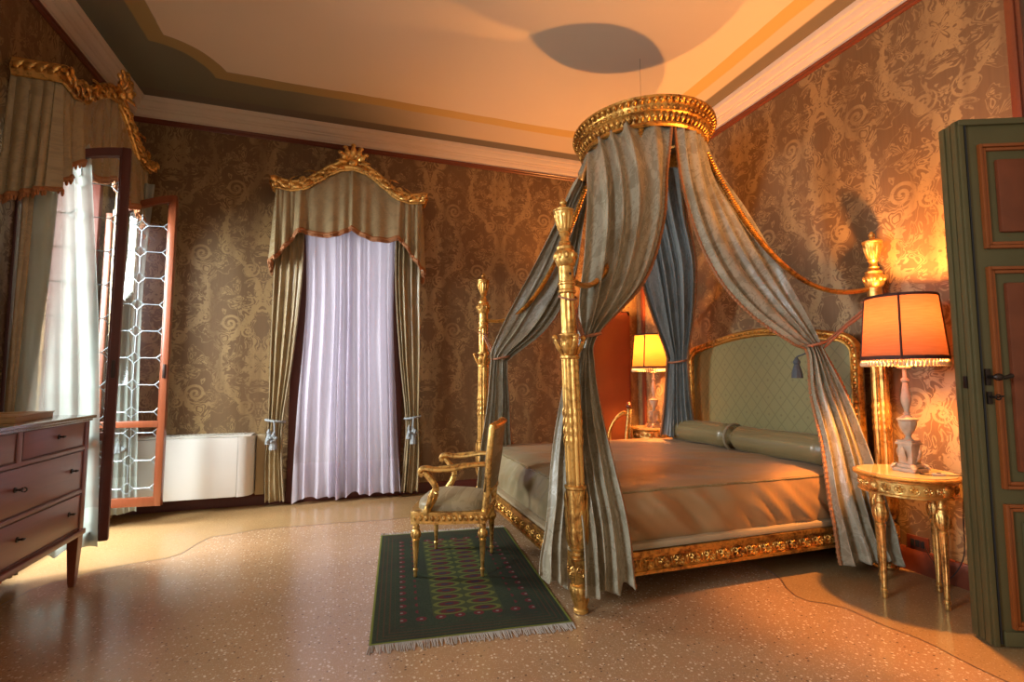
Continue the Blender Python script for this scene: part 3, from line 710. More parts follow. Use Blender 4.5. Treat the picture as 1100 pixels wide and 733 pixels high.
def pelmet(T, where):
    PD = 0.27; W2 = 0.735
    root = thing('gilded_pelmet', 'carved gilded pelmet with shell crest over the ' + where, 'pelmet', (0, 0, 0), 0, None)
    m = MB(T)
    # moulded band following the ogee, with returns to the wall
    path = [(-W2, -0.01), (-W2, -PD * 0.5)]; N = 48
    pts = [(-W2 - 0.0, -0.032, band_z(W2)), (-W2, -PD * 0.5, band_z(W2))] + [(lerp(-W2, W2, i / N), -PD, band_z(lerp(-W2, W2, i / N))) for i in range(N + 1)] + [(W2, -PD * 0.5, band_z(W2)), (W2, -0.032, band_z(W2))]
    m.tube(pts, 0.050, 10, flat=(0.55, 1.0)); 
    m.tube([(x, y - 0.022 if y < -0.2 else y, z + 0.045) for x, y, z in pts], 0.017, 8)
    m.tube([(x, y - 0.018 if y < -0.2 else y, z - 0.045) for x, y, z in pts], 0.013, 8)
    rnd = random.Random(3)
    for sgn in (-1, 1):
        for i in range(13):      # running acanthus along the band
            s0 = sgn * lerp(0.08, 0.68, i / 12); s1 = s0 + sgn * 0.085
            m.leaf((s0, -PD - 0.03, band_z(s0) - 0.025), (s1, -PD - 0.035, band_z(s1) + 0.03 * (1 if i % 2 else -0.6)), (0, -1, 0), 0.021)
        # end scroll and shoulder scroll
        for cx, cz, rr in ((sgn * (W2 - 0.02), band_z(W2) + 0.012, 0.045), (sgn * 0.47, band_z(0.47) + 0.045, 0.030), (sgn * 0.20, band_z(0.2) - 0.01, 0.036)):
            sp = [(cx + sgn * rr * (1 - k / 22) * math.cos(k * 0.55), -PD - 0.03 - 0.001 * k, cz + rr * (1 - k / 22) * math.sin(k * 0.55)) for k in range(20)]
            m.tube(sp, [0.015 * (1 - k / 30) for k in range(20)], 7, up=(0, 1, 0))
        for i in range(4):
            m.leaf((sgn * (W2 + 0.02), -0.04 - i * 0.06, band_z(W2) - 0.02), (sgn * (W2 + 0.025), -0.11 - i * 0.06, band_z(W2) + 0.03), (sgn, 0, 0), 0.022)
        m.leaf((sgn * 0.68, -PD - 0.02, band_z(0.7)), (sgn * (W2 + 0.035), -PD - 0.05, band_z(W2) + 0.035), (0, -1, 0.3), 0.036)
        m.leaf((sgn * 0.33, -PD - 0.02, band_z(0.33) + 0.03), (sgn * 0.47, -PD - 0.04, band_z(0.47) + 0.085), (0, -0.6, 1), 0.026)
        m.leaf((sgn * 0.62, -PD - 0.02, band_z(0.62) + 0.02), (sgn * 0.52, -PD - 0.04, band_z(0.52) + 0.06), (0, -0.6, 1), 0.022)
    m.build('carved_band', 'gold', root)
    m = MB(T)
    for k in range(5):         # shell crest
        a = (k - 2) * 0.50; L_ = 0.175 - abs(k - 2) * 0.010
        m.leaf((math.sin(a) * 0.035, -PD - 0.02, 3.485), (math.sin(a) * L_ * 1.02, -PD - 0.055, 3.475 + math.cos(a) * L_), (0, -1, 0), 0.036, 0.5, 9, 2)
        m.ell((math.sin(a) * L_ * 0.97, -PD - 0.075, 3.475 + math.cos(a) * L_ * 0.97), (0.026, 0.016, 0.020), 8, 5)
    m.ell((0, -PD - 0.05, 3.475), (0.05, 0.03, 0.04))
    m.leaf((0.03, -PD - 0.04, 3.47), (0.17, -PD - 0.05, 3.46), (0, -1, 0.3), 0.024); m.leaf((-0.03, -PD - 0.04, 3.47), (-0.17, -PD - 0.05, 3.46), (0, -1, 0.3), 0.024)
    m.build('shell_crest', 'gold', root)
    m = MB(T)                  # board on top that carries the rail
    m.box(-W2 + 0.03, -PD + 0.03, 3.10, W2 - 0.03, -0.004, 3.12); m.build('pelmet_board', 'darkwood', root)
    # valance
    v = thing('window_valance', 'draped valance with brown fringe over the ' + where, 'valance')
    def perim(q):              # q along the front and both returns: returns local (x, y, s)
        tot = 2 * W2 + 0.44; d = q * tot - 0.22
        if d < 0: return (-W2 + 0.02, -PD + 0.02 + (-d) * 1.05, -W2)
        if d > 2 * W2: return (W2 - 0.02, -PD + 0.02 + (d - 2 * W2) * 1.05, W2)
        return (-W2 + 0.02 + d / (2 * W2) * (2 * W2 - 0.04), -PD + 0.005, -W2 + d)
    def vf(u, vv):
        x, y, s = perim(u); zt = band_z(s) - 0.02; zb = val_bottom(s) - (0.10 * max(0, (y + PD) / PD) if abs(s) > W2 - .01 else 0)
        sq = s + (math.copysign((y + PD) * 1.0, s) if abs(s) > W2 - .01 else 0); big = 0.024 * math.sin(sq * 48 + 1.6 * math.sin(sq * 9)) * (0.30 + 0.70 * sst(0.35, 0.6, abs(s))) * (0.35 + vv)
        crease = -0.03 * math.exp(-((s) / 0.02) ** 2) - 0.03 * math.exp(-((abs(s) - 0.5) / 0.025) ** 2)
        off_ = big - crease * 0.8 + 0.02 * vv
        if abs(s) >= W2 - 1e-6: return (x + math.copysign(abs(big) * 1.2 + 0.02 * vv, s), y, lerp(zt, zb, vv))
        return (x, y - abs(off_) * 1.0, lerp(zt, zb, vv))
    m = MB(T); m.grid(vf, 220, 26, uvf=lambda u, vv: (u * 2.6, -vv * 1.0)); m.build('valance_cloth', 'drape', v, solid=0.006)
    m = MB(T); pth = [Vector(vf(i / 160, 1.0)) for i in range(161)]; m.tube(pth, 0.016, 6); 
    for p in pth[::1]:
        m.tube([p, p + Vector((0, 0, -0.022)), p + Vector((0, 0, -0.042))], [0.007, 0.010, 0.005], 5)
    m.build('fringe', 'fringe', v)
    return root
def side_drape(T, sgn, where, tie_z=0.83, tassel_on=True):
    name = 'left' if sgn < 0 else 'right'
    d = thing('window_drape', '%s silk drape with blue tassel tieback at the %s' % (name, where), 'curtain')
    i_, o_ = 0.47 * sgn, 0.735 * sgn
    L = [(o_, -0.13, 3.05), (o_, -0.13, 2.3), (sgn * 0.74, -0.13, 1.5), (sgn * 0.735, -0.13, tie_z), (sgn * 0.75, -0.13, 0.45), (sgn * 0.745, -0.13, 0.045)]
    Rr = [(i_, -0.15, 3.05), (sgn * 0.47, -0.15, 2.3), (sgn * 0.53, -0.14, 1.5), (sgn * 0.605, -0.13, tie_z), (sgn * 0.60, -0.14, 0.45), (sgn * 0.57, -0.14, 0.045)]
    m = drape(L, Rr, [0.017, 0.018, 0.018, 0.015, 0.017, 0.020], 4, seed=5 + sgn, nu=90, nv=60, face=(0, -1, 0), mb=MB(T))
    m.build('drape_cloth', 'drape', d, solid=0.004)
    m2 = MB(T); m2.tube([m.fn(1, j / 60) + Vector((0, -0.006, 0)) for j in range(61)], 0.011, 6)
    m2.build('edge_braid', 'fringe_grey', d)
    m2 = MB(T); cx = sgn * 0.67
    m2.tube([(cx + 0.085 * math.cos(a / 10 * PI), -0.13 + 0.07 * math.sin(a / 10 * PI), tie_z + 0.012 * math.cos(a / 10 * PI) * sgn) for a in range(20)], 0.012, 7, closed=True)
    m2.tube([(cx, -0.205, tie_z), (cx - sgn * 0.01, -0.215, tie_z - 0.10), (cx, -0.215, tie_z - 0.19)], 0.010, 6)
    tb = m2.build('tieback_cord', 'tassel', d)
    m2 = MB(T); tassel(m2, (cx, -0.215, tie_z - 0.10), 0.17, 0.036); tassel(m2, (cx - 0.045, -0.20, tie_z - 0.07), 0.15, 0.03)
    for k in range(14): m2.ell((cx + random.uniform(-.055, .045), -0.225 + random.uniform(-.02, .02), tie_z - 0.17 + random.uniform(-.03, .04)), (0.015, 0.015, 0.015), 7, 5)
    m2.build('tassel', 'tassel', tb)
    return d
T2 = Matrix.Translation((-0.02, YB, 0))
T1 = Matrix.Translation((XL, 4.47, 0)) @ Matrix.Rotation(PI / 2, 4, 'Z')
pelmet(T2, 'white curtained back window'); pelmet(T1, 'open leaded window on the left')
side_drape(T2, -1, 'white curtained back window'); side_drape(T2, 1, 'white curtained back window')
side_drape(T1, -1, 'open leaded window'); side_drape(T1, 1, 'open leaded window')
# lilac white sheers of the back window
m = drape([(-0.46, -0.12, 3.03), (-0.42, -0.12, 2.0), (-0.47, -0.13, 0.9), (-0.49, -0.13, 0.05)], [(0.46, -0.12, 3.03), (0.44, -0.12, 2.0), (0.49, -0.13, 0.9), (0.54, -0.13, 0.05)],
          [0.016, 0.034, 0.042, 0.046], 10, seed=21, nu=300, nv=50, face=(0, -1, 0), mb=MB(T2))
o = m.build('sheer_curtain', 'sheer')
tag(o, 'lilac white pleated sheer curtain closed across the back window, reaching the floor', 'curtain')
m = drape([(-1.99, 3.92, 3.02), (-1.99, 3.82, 2.62), (-1.98, 3.79, 1.6), (-1.97, 3.78, 0.9), (-1.98, 3.78, 0.12)], [(-1.86, 4.25, 3.02), (-1.72, 4.0, 2.66), (-1.61, 3.965, 1.6), (-1.57, 3.97, 0.9), (-1.55, 3.99, 0.16)],
          [0.010, 0.018, 0.024, 0.026, 0.03], 5, seed=11, nu=120, nv=50, face=(0.4, -1, 0))
o = m.build('sheer_curtain', 'sheer_w'); tag(o, 'white sheer curtain pulled into the room in front of the dark near casement', 'curtain')
m = drape([(-1.98, 5.07, 3.0), (-1.98, 5.07, 2.0), (-1.96, 5.07, 0.9), (-1.95, 5.07, 0.10)], [(-1.72, 5.12, 3.0), (-1.76, 5.11, 2.0), (-1.74, 5.11, 0.9), (-1.72, 5.12, 0.10)],
          [0.012, 0.014, 0.015, 0.018], 5, seed=12, nu=90, nv=50, face=(0, -1, 0))
o = m.build('sheer_curtain', 'sheer_w'); tag(o, 'narrow white sheer curtain seen through the glass of the far red-brown casement', 'curtain')

# ------------------------------------------------------------------ convector under the corner
t = thing('wall_convector', 'long cream wall convector with rounded end below the damask on the back wall', 'heater', (-1.35, 5.38, 0.135))
m = MB(); m.box(-0.50, -0.11, 0.0, 0.36, 0.115, 0.555, 0.012); m.build('front_cover', 'white', t)
m = MB(); m.prism([(0.362, -0.11), (0.41, -0.105), (0.455, -0.075), (0.48, -0.03), (0.485, 0.03), (0.485, 0.115), (0.362, 0.115)], 0.0, 0.558); m.build('end_cap', 'white', t)
m = MB(); m.box(-0.50, -0.10, 0.557, 0.47, 0.115, 0.575, 0.008)
for k in range(26): m.box(-0.47 + k * 0.034, -0.07, 0.576, -0.448 + k * 0.034, 0.06, 0.582)
m.build('top_grille', 'white_trim', t)
m = MB(); m.box(0.495, 0.03, -0.02, 0.575, 0.115, 0.56, 0.006); m.build('pipe_cover', 'ticking', t)

# ------------------------------------------------------------------ chest of drawers
def dresser():
    t = thing('chest_of_drawers', 'walnut chest of drawers on tapered legs in front of the left window', 'dresser', (-1.53, 2.95, 0))
    X0, X1, Y0, Y1, ZB, ZT = -0.46, 0.0, -0.78, 0.80, 0.30, 1.0     # X1 = front face
    m = MB(); m.box(X0, Y0, ZB + 0.03, X1 - 0.012, Y1, ZT, 0.003)
    m.box(X1 - 0.03, Y1 - 0.045, ZB + 0.0, X1, Y1, ZT, 0.003); m.box(X1 - 0.03, Y0, ZB, X1, Y0 + 0.045, ZT, 0.003)      # corner stiles
    for z in (0.565, 0.826): m.box(X1 - 0.03, Y0 + .04, z - 0.011, X1 - 0.001, Y1 - .04, z + 0.011, 0.003)
    for y in (0.125, -0.345): m.box(X1 - 0.03, y - 0.02, 0.83, X1 - 0.001, y + 0.02, ZT, 0.003)
    m.build('carcass', 'dresser', t)
    m = MB(); m.box(X0 - 0.005, Y0 - 0.02, ZT, X1 + 0.025, Y1 + 0.022, ZT + 0.022, 0.006); m.box(X0, Y0 - 0.01, ZT - 0.014, X1 + 0.010, Y1 + 0.010, ZT, 0.004); m.build('top', 'dresser_top', t)
    m = MB(); m.box(X0, Y0 - 0.01, ZB, X1 + 0.010, Y1 + 0.010, ZB + 0.032, 0.006); m.build('base_moulding', 'dresser', t)
    def drawer(y0, y1, z0, z1, keys):
        m = MB(); m.box(X1 - 0.02, y0, z0, X1 - 0.004, y1, z1, 0.004)
        d = m.build('drawer', 'dresser', t)
        m = MB()
        for a0, a1, b0, b1 in ((y0, y1, z0, z0 + .006), (y0, y1, z1 - .006, z1), (y0, y0 + .006, z0, z1), (y1 - .006, y1, z0, z1)): m.box(X1 - 0.008, a0, b0, X1 - 0.001, a1, b1, 0.002)
        m.build('cock_bead', 'darkwood', d)
        for y, big in keys:
            zc = (z0 + z1) / 2 + 0.01
            m = MB(); m.lathe([(0.016, -0.001), (0.014, 0.004), (0.006, 0.006)], 14)
            k = MB(Matrix.Translation((X1 - 0.004, y, zc)) @ Matrix.Rotation(PI / 2, 4, 'Y')); k.lathe([(0.014, 0.0), (0.013, 0.004), (0.006, 0.005)], 14); k.lathe([(0.005, 0.004), (0.005, 0.018), (0.007, 0.019), (0.007, 0.024), (0.004, 0.026)], 10)
            if big: k.tube([(0.011 * math.cos(a / 6 * PI), 0.0, 0.036 + 0.011 * math.sin(a / 6 * PI)) for a in range(12)], 0.0032, 6, closed=True)
            k.ell((0, 0, 0.028), (0.006, 0.016, 0.004), 8, 5)
            k.build('key', 'iron', d)
    drawer(0.148, 0.752, 0.84, 0.985, ((0.47, False),)); drawer(-0.32, 0.102, 0.84, 0.985, ((-0.11, False),)); drawer(-0.735, -0.368, 0.84, 0.985, ((-0.55, False),))
    drawer(-0.735, 0.752, 0.58, 0.812, ((0.115, True), (0.63, False))); drawer(-0.735, 0.752, 0.345, 0.55, ((0.16, False), (0.63, False)))
    for x in (X0 + 0.03, X1 - 0.027):
        for y in (Y0 + 0.03, Y1 - 0.03):
            m = MB(); vs = []
            for z, h in ((ZB, 0.028), (0.25, 0.027), (0.03, 0.017), (0.0, 0.013)):
                vs += [(x - h, y - h, z), (x + h, y - h, z), (x + h, y + h, z), (x - h, y + h, z)]
            fs = [(0, 1, 2, 3), (12, 13, 14, 15)] + [(4 * i + k, 4 * i + (k + 1) % 4, 4 * i + 4 + (k + 1) % 4, 4 * i + 4 + k) for i in range(3) for k in range(4)]
            m.add(vs, fs); m.build('leg', 'dresser', t, sharp=20)
dresser()
t = thing('document_box', 'flat tan cardboard folder lying on the walnut chest of drawers', 'folder', (-1.76, 3.38, 1.022), R(8))
m = MB(); m.box(-0.17, -0.25, 0.0, 0.13, 0.24, 0.028, 0.004); m.build('base', 'book', t)
m = MB(); m.box(-0.175, -0.255, 0.0285, 0.135, 0.245, 0.034, 0.002); m.box(-0.06, 0.05, 0.034, 0.05, 0.19, 0.037); m.build('cover', 'book', t)

# ------------------------------------------------------------------ carpet
def mk_rug():
    m = Mat('green_knotted_rug'); x, y, z = m.sep(m.coord())
    W2, L2 = 0.5, 0.82
    ax = m.ma('ABSOLUTE', x); ay = m.ma('ABSOLUTE', y)
    dx = m.ma('SUBTRACT', W2, ax); dy = m.ma('SUBTRACT', L2, ay); d = m.ma('MINIMUM', dx, dy)
    nz = m.noise(m.coord(), 90.0, 3.0); n2 = m.noise(m.coord(), 4.0, 2.0)
    field = m.mix(nz, (0.020, 0.027, 0.016), (0.045, 0.054, 0.032))
    field = m.mix(m.ss(n2, 0.4, 0.7), field, (0.030, 0.032, 0.022))
    def ovals(u, v, pu, pv, ra, rb):
        a = m.ma('SUBTRACT', m.ma('FLOORED_MODULO', m.ma('DIVIDE', u, pu), 1.0), 0.5)
        b = m.ma('SUBTRACT', m.ma('FLOORED_MODULO', m.ma('DIVIDE', v, pv), 1.0), 0.5)
        a = m.ma('DIVIDE', a, ra); b = m.ma('DIVIDE', b, rb)
        return m.ma('SQRT', m.ma('ADD', m.ma('MULTIPLY', a, a), m.ma('MULTIPLY', b, b)))
    # central field: two columns of ovals
    inn = m.ma('MULTIPLY', m.ma('SUBTRACT', 1.0, m.ss(ax, 0.185, 0.19)), m.ma('SUBTRACT', 1.0, m.ss(ay, 0.60, 0.605)))
    o = ovals(x, y, 0.185, 0.086, 0.46, 0.43)
    ringg = m.ma('MULTIPLY', m.ss(o, 0.72, 0.8), m.ma('SUBTRACT', 1.0, m.ss(o, 1.0, 1.08)))
    core = m.ma('SUBTRACT', 1.0, m.ss(o, 0.6, 0.7)); core2 = m.ma('SUBTRACT', 1.0, m.ss(o, 0.25, 0.35))
    cen = m.mix(ringg, (0.045, 0.052, 0.024), (0.105, 0.108, 0.028))
    cen = m.mix(core, cen, (0.085, 0.022, 0.022)); cen = m.mix(core2, cen, (0.03, 0.03, 0.045))
    c = m.mix(inn, field, cen)
    # motif border
    ang = ovals(x, y, 0.10, 0.082, 0.34, 0.34)
    bz = m.ma('MULTIPLY', m.ss(d, 0.14, 0.145), m.ma('SUBTRACT', 1.0, m.ss(d, 0.235, 0.24)))
    mot = m.ma('MULTIPLY', bz, m.ma('SUBTRACT', 1.0, m.ss(ang, 0.75, 0.9)))
    mot2 = m.ma('MULTIPLY', bz, m.ma('SUBTRACT', 1.0, m.ss(ang, 0.2, 0.32)))
    c = m.mix(mot, c, (0.105, 0.022, 0.024)); c = m.mix(mot2, c, (0.17, 0.15, 0.13))
    # thin guard lines
    w = m.ma('SINE', m.ma('MULTIPLY', d, 2 * PI / 0.028))
    gz = m.ma('MULTIPLY', m.ma('SUBTRACT', 1.0, m.ss(d, 0.115, 0.12)), m.ss(w, 0.6, 0.9))
    c = m.mix(m.ma('MULTIPLY', gz, 0.7), c, (0.085, 0.038, 0.022))
    ed = m.ma('SUBTRACT', 1.0, m.ss(d, 0.008, 0.014))
    c = m.mix(ed, c, (0.16, 0.17, 0.035))
    m.P(Base_Color=c, Roughness=0.95, Specular_IOR_Level=0.1); m.bump(nz, 0.5, 0.004)
    return m.m
M['rug'] = mk_rug()
t = thing('rug', 'small dark green patterned rug with pale fringe under the gilded armchair', 'rug', (0.685, 3.235, 0.002), R(-5.2))
m = MB(); m.grid(lambda u, v: (lerp(-.5, .5, u), lerp(-.82, .82, v), 0.008 + 0.002 * noise.noise(Vector((u * 5, v * 7, 0)))), 30, 50)
m.box(-0.5, -0.82, 0.0, 0.5, 0.82, 0.0045); m.build('pile', 'rug', t)
for s_ in (-1, 1):
    m = MB(); rr = random.Random(4 + s_)
    m.box(-0.5, s_ * 0.82 - 0.006, 0.0, 0.5, s_ * 0.82 + 0.006, 0.006)
    for k in range(170):
        x = -0.5 + k / 169.0; j = rr.uniform(-0.012, 0.012); l_ = rr.uniform(0.045, 0.075)
        m.tube([(x, s_ * 0.822, 0.005), (x + j * .5, s_ * (0.822 + l_ * .5), 0.004), (x + j, s_ * (0.822 + l_), 0.0025)], [0.003, 0.0028, 0.002], 4)
    o = m.build('fringe', 'wool', t); o['kind'] = 'stuff'

# ------------------------------------------------------------------ gilded armchair
def leg_prof(h, r):
    return [(r * 0.35, 0), (r * 0.45, 0.004), (r * 0.45, 0.030), (r * 0.60, 0.034), (r * 0.62, 0.048), (r * 0.42, 0.054), (r * 0.46, 0.07),
            (r * 0.85, h * 0.66), (r * 0.98, h * 0.70), (r * 0.72, h * 0.715), (r * 1.05, h * 0.745), (r * 1.2, h * 0.80), (r * 1.12, h * 0.86), (r * 0.78, h * 0.905), (r * 0.95, h * 0.92), (r * 0.95, h * 0.94), (r * 0.8, h * 0.95), (r * 0.8, h)]
def fine(prof, k=3):
    out = []
    for i in range(len(prof) - 1):
        for j in range(k): out.append((lerp(prof[i][0], prof[i + 1][0], j / k), lerp(prof[i][1], prof[i + 1][1], j / k)))
    return out + [prof[-1]]
def turned_leg(x, y, h, r, parent, z0=0.0, mat='gold', name='leg'):
    m = MB(Matrix.Translation((x, y, z0))); m.lathe(fine(leg_prof(h, r)), 32, flute=(10, 0.14, 0.07, h * 0.66))
    for k in range(8):
        a = 2 * PI * k / 8; c_, s_ = math.cos(a), math.sin(a)
        m.leaf((c_ * r * 1.0, s_ * r * 1.0, h * 0.735), (c_ * r * 0.95, s_ * r * 0.95, h * 0.875), (c_, s_, 0), r * 0.36, 0.4, 6, 3, 0.6)
    return m.build(name, mat, parent)
def armchair():
    # local +x faces the sitter's front
    t = thing('gilded_armchair', 'gilded open armchair with pale upholstered seat standing on the green rug', 'chair', (0.718, 3.339, 0.0115), math.atan2(.405, -.914))
    fy, by, fx, bx = 0.255, 0.205, 0.215, -0.20
    for x, y in ((fx, fy), (fx, -fy), (bx, by), (bx, -by)): turned_leg(x, y, 0.325, 0.024, t)
    m = MB()
    outl = [(fx + 0.02, -fy - 0.02), (fx + 0.05, -0.12), (fx + 0.058, 0), (fx + 0.05, 0.12), (fx + 0.02, fy + 0.02), (0.05, fy + 0.022), (bx - 0.02, by + 0.018), (bx - 0.022, 0), (bx - 0.02, -by - 0.018), (0.05, -fy - 0.022)]
    m.prism(outl, 0.335, 0.395); m.prism([(x * 1.02, y * 1.02) for x, y in outl], 0.392, 0.402); m.prism([(x * 1.02, y * 1.02) for x, y in outl], 0.330, 0.338)
    n = len(outl)
    for i in range(n):
        a, b = Vector(outl[i]), Vector(outl[(i + 1) % n]); q = max(1, int((b - a).length / 0.034))
        for k in range(q):
            p = a.lerp(b, (k + .5) / q); nn = Vector((b.y - a.y, a.x - b.x)).normalized(); m.ell((p.x + nn.x * 0.002, p.y + nn.y * 0.002, 0.364), (0.013, 0.013, 0.018), 8, 5)
    for x, y in ((fx, fy), (fx, -fy)): m.box(x - 0.026, y - 0.026, 0.325, x + 0.03, y + 0.026, 0.405, 0.004)
    m.build('seat_rail', 'gold', t)
    m = MB()
    def sf(u, v):
        a = 2 * PI * u; r_ = math.sin(v * PI / 2); ex = 0.32
        cx, cy = math.cos(a), math.sin(a)
        k = (abs(cx) ** (2 / ex * .5) + abs(cy) ** (2 / ex * .5)) ** (-ex)
        w = lerp(fy, by, 0.5 - 0.5 * cx * k)
        return (0.012 + 0.232 * cx * k * r_, (w + 0.008) * cy * k * r_, 0.402 + 0.080 * math.cos(v * PI / 2) ** 0.55)
    m.grid(sf, 60, 16, closed_u=True); m.build('seat_cushion', 'upholstery', t)
    # back: raked frame with upholstered panel, slightly open at the foot
    rake = 0.13
    def bp(y, z): return (bx - 0.01 - (z - 0.40) * rake - 0.03 * (1 - (y / by) ** 2), y, z)
    w0, w1_ = by - 0.005, by + 0.045
    fr = [bp(-w0, 0.36), bp(-w0, 0.52), bp(-w1_ + .01, 0.72), bp(-w1_, 0.93)]
    m = MB()
    for s_ in (-1, 1):
        m.tube([bp(s_ * w0, 0.34), bp(s_ * w0, 0.5), bp(s_ * (w1_ - .012), 0.72), bp(s_ * w1_, 0.925), bp(s_ * w1_, 0.945)], [0.019, 0.019, 0.018, 0.018, 0.012], 8, flat=(1.15, 1), up=(0, 1, 0))
    top = [bp(lerp(-w1_, w1_, k / 14), 0.925 + 0.022 * math.sin(PI * k / 14)) for k in range(15)]; bot = [bp(lerp(-w0, w0, k / 10), 0.515) for k in range(11)]
    m.tube(top, 0.020, 8); m.tube(bot, 0.016, 8); m.tube([(p[0] + 0.012, p[1], p[2] + 0.018) for p in top], 0.007, 6)
    m.build('back_frame', 'gold', t)
    m = MB()
    def pf(u, v, o_): 
        y = lerp(-w1_ + 0.012, w1_ - 0.012, u); z = lerp(0.522, 0.93, v); p = bp(y, z); bl = 0.022 * math.sin(PI * u) ** .4 * math.sin(PI * v) ** .4
        return (p[0] + o_ * (0.004 + bl), y, z)
    m.grid(lambda u, v: pf(u, v, 1), 20, 20); m.grid(lambda u, v: pf(u, v, -0.5), 20, 20); m.build('back_panel', 'upholstery', t)
    for s_ in (-1, 1):
        a0 = bp(s_ * by, 0.70)
        path = [(a0[0] + 0.01, s_ * (by + 0.01), 0.695), (-0.12, s_ * 0.245, 0.690), (0.0, s_ * 0.268, 0.668), (0.10, s_ * 0.275, 0.665), (0.145, s_ * 0.275, 0.672), (0.180, s_ * 0.275, 0.664), (0.188, s_ * 0.275, 0.640), (0.170, s_ * 0.275, 0.628)]
        P = [tuple(cr(path, k / 36)) for k in range(37)]
        m = MB(); m.tube(P, [0.018 + 0.003 * math.sin(k / 36 * PI) for k in range(37)], 9, flat=(1.25, 0.9))
        sup = [(0.160, s_ * 0.274, 0.645), (0.118, s_ * 0.27, 0.60), (0.088, s_ * 0.265, 0.55), (0.100, s_ * 0.262, 0.49), (0.135, s_ * 0.262, 0.43), (0.150, s_ * 0.262, 0.39)]
        m.tube([tuple(cr(sup, k / 24)) for k in range(25)], [0.018 + 0.007 * (k / 24) for k in range(25)], 9)
        m.leaf((0.135, s_ * 0.280, 0.40), (0.095, s_ * 0.282, 0.56), (0, s_, 0), 0.016, 0.5)
        m.tube([(0.178 + 0.014 * math.cos(a), s_ * 0.275, 0.648 + 0.014 * math.sin(a)) for a in [k / 12 * 2 * PI for k in range(12)]], 0.010, 7, closed=True, up=(0, 1, 0))
        m.build('armrest', 'gold', t)
        m = MB(); m.tube([(-0.10, s_ * 0.249, 0.702), (-0.02, s_ * 0.265, 0.686), (0.07, s_ * 0.274, 0.680)], [0.010, 0.016, 0.010], 8, flat=(1.1, .7)); m.build('arm_pad', 'gold', t)
armchair()

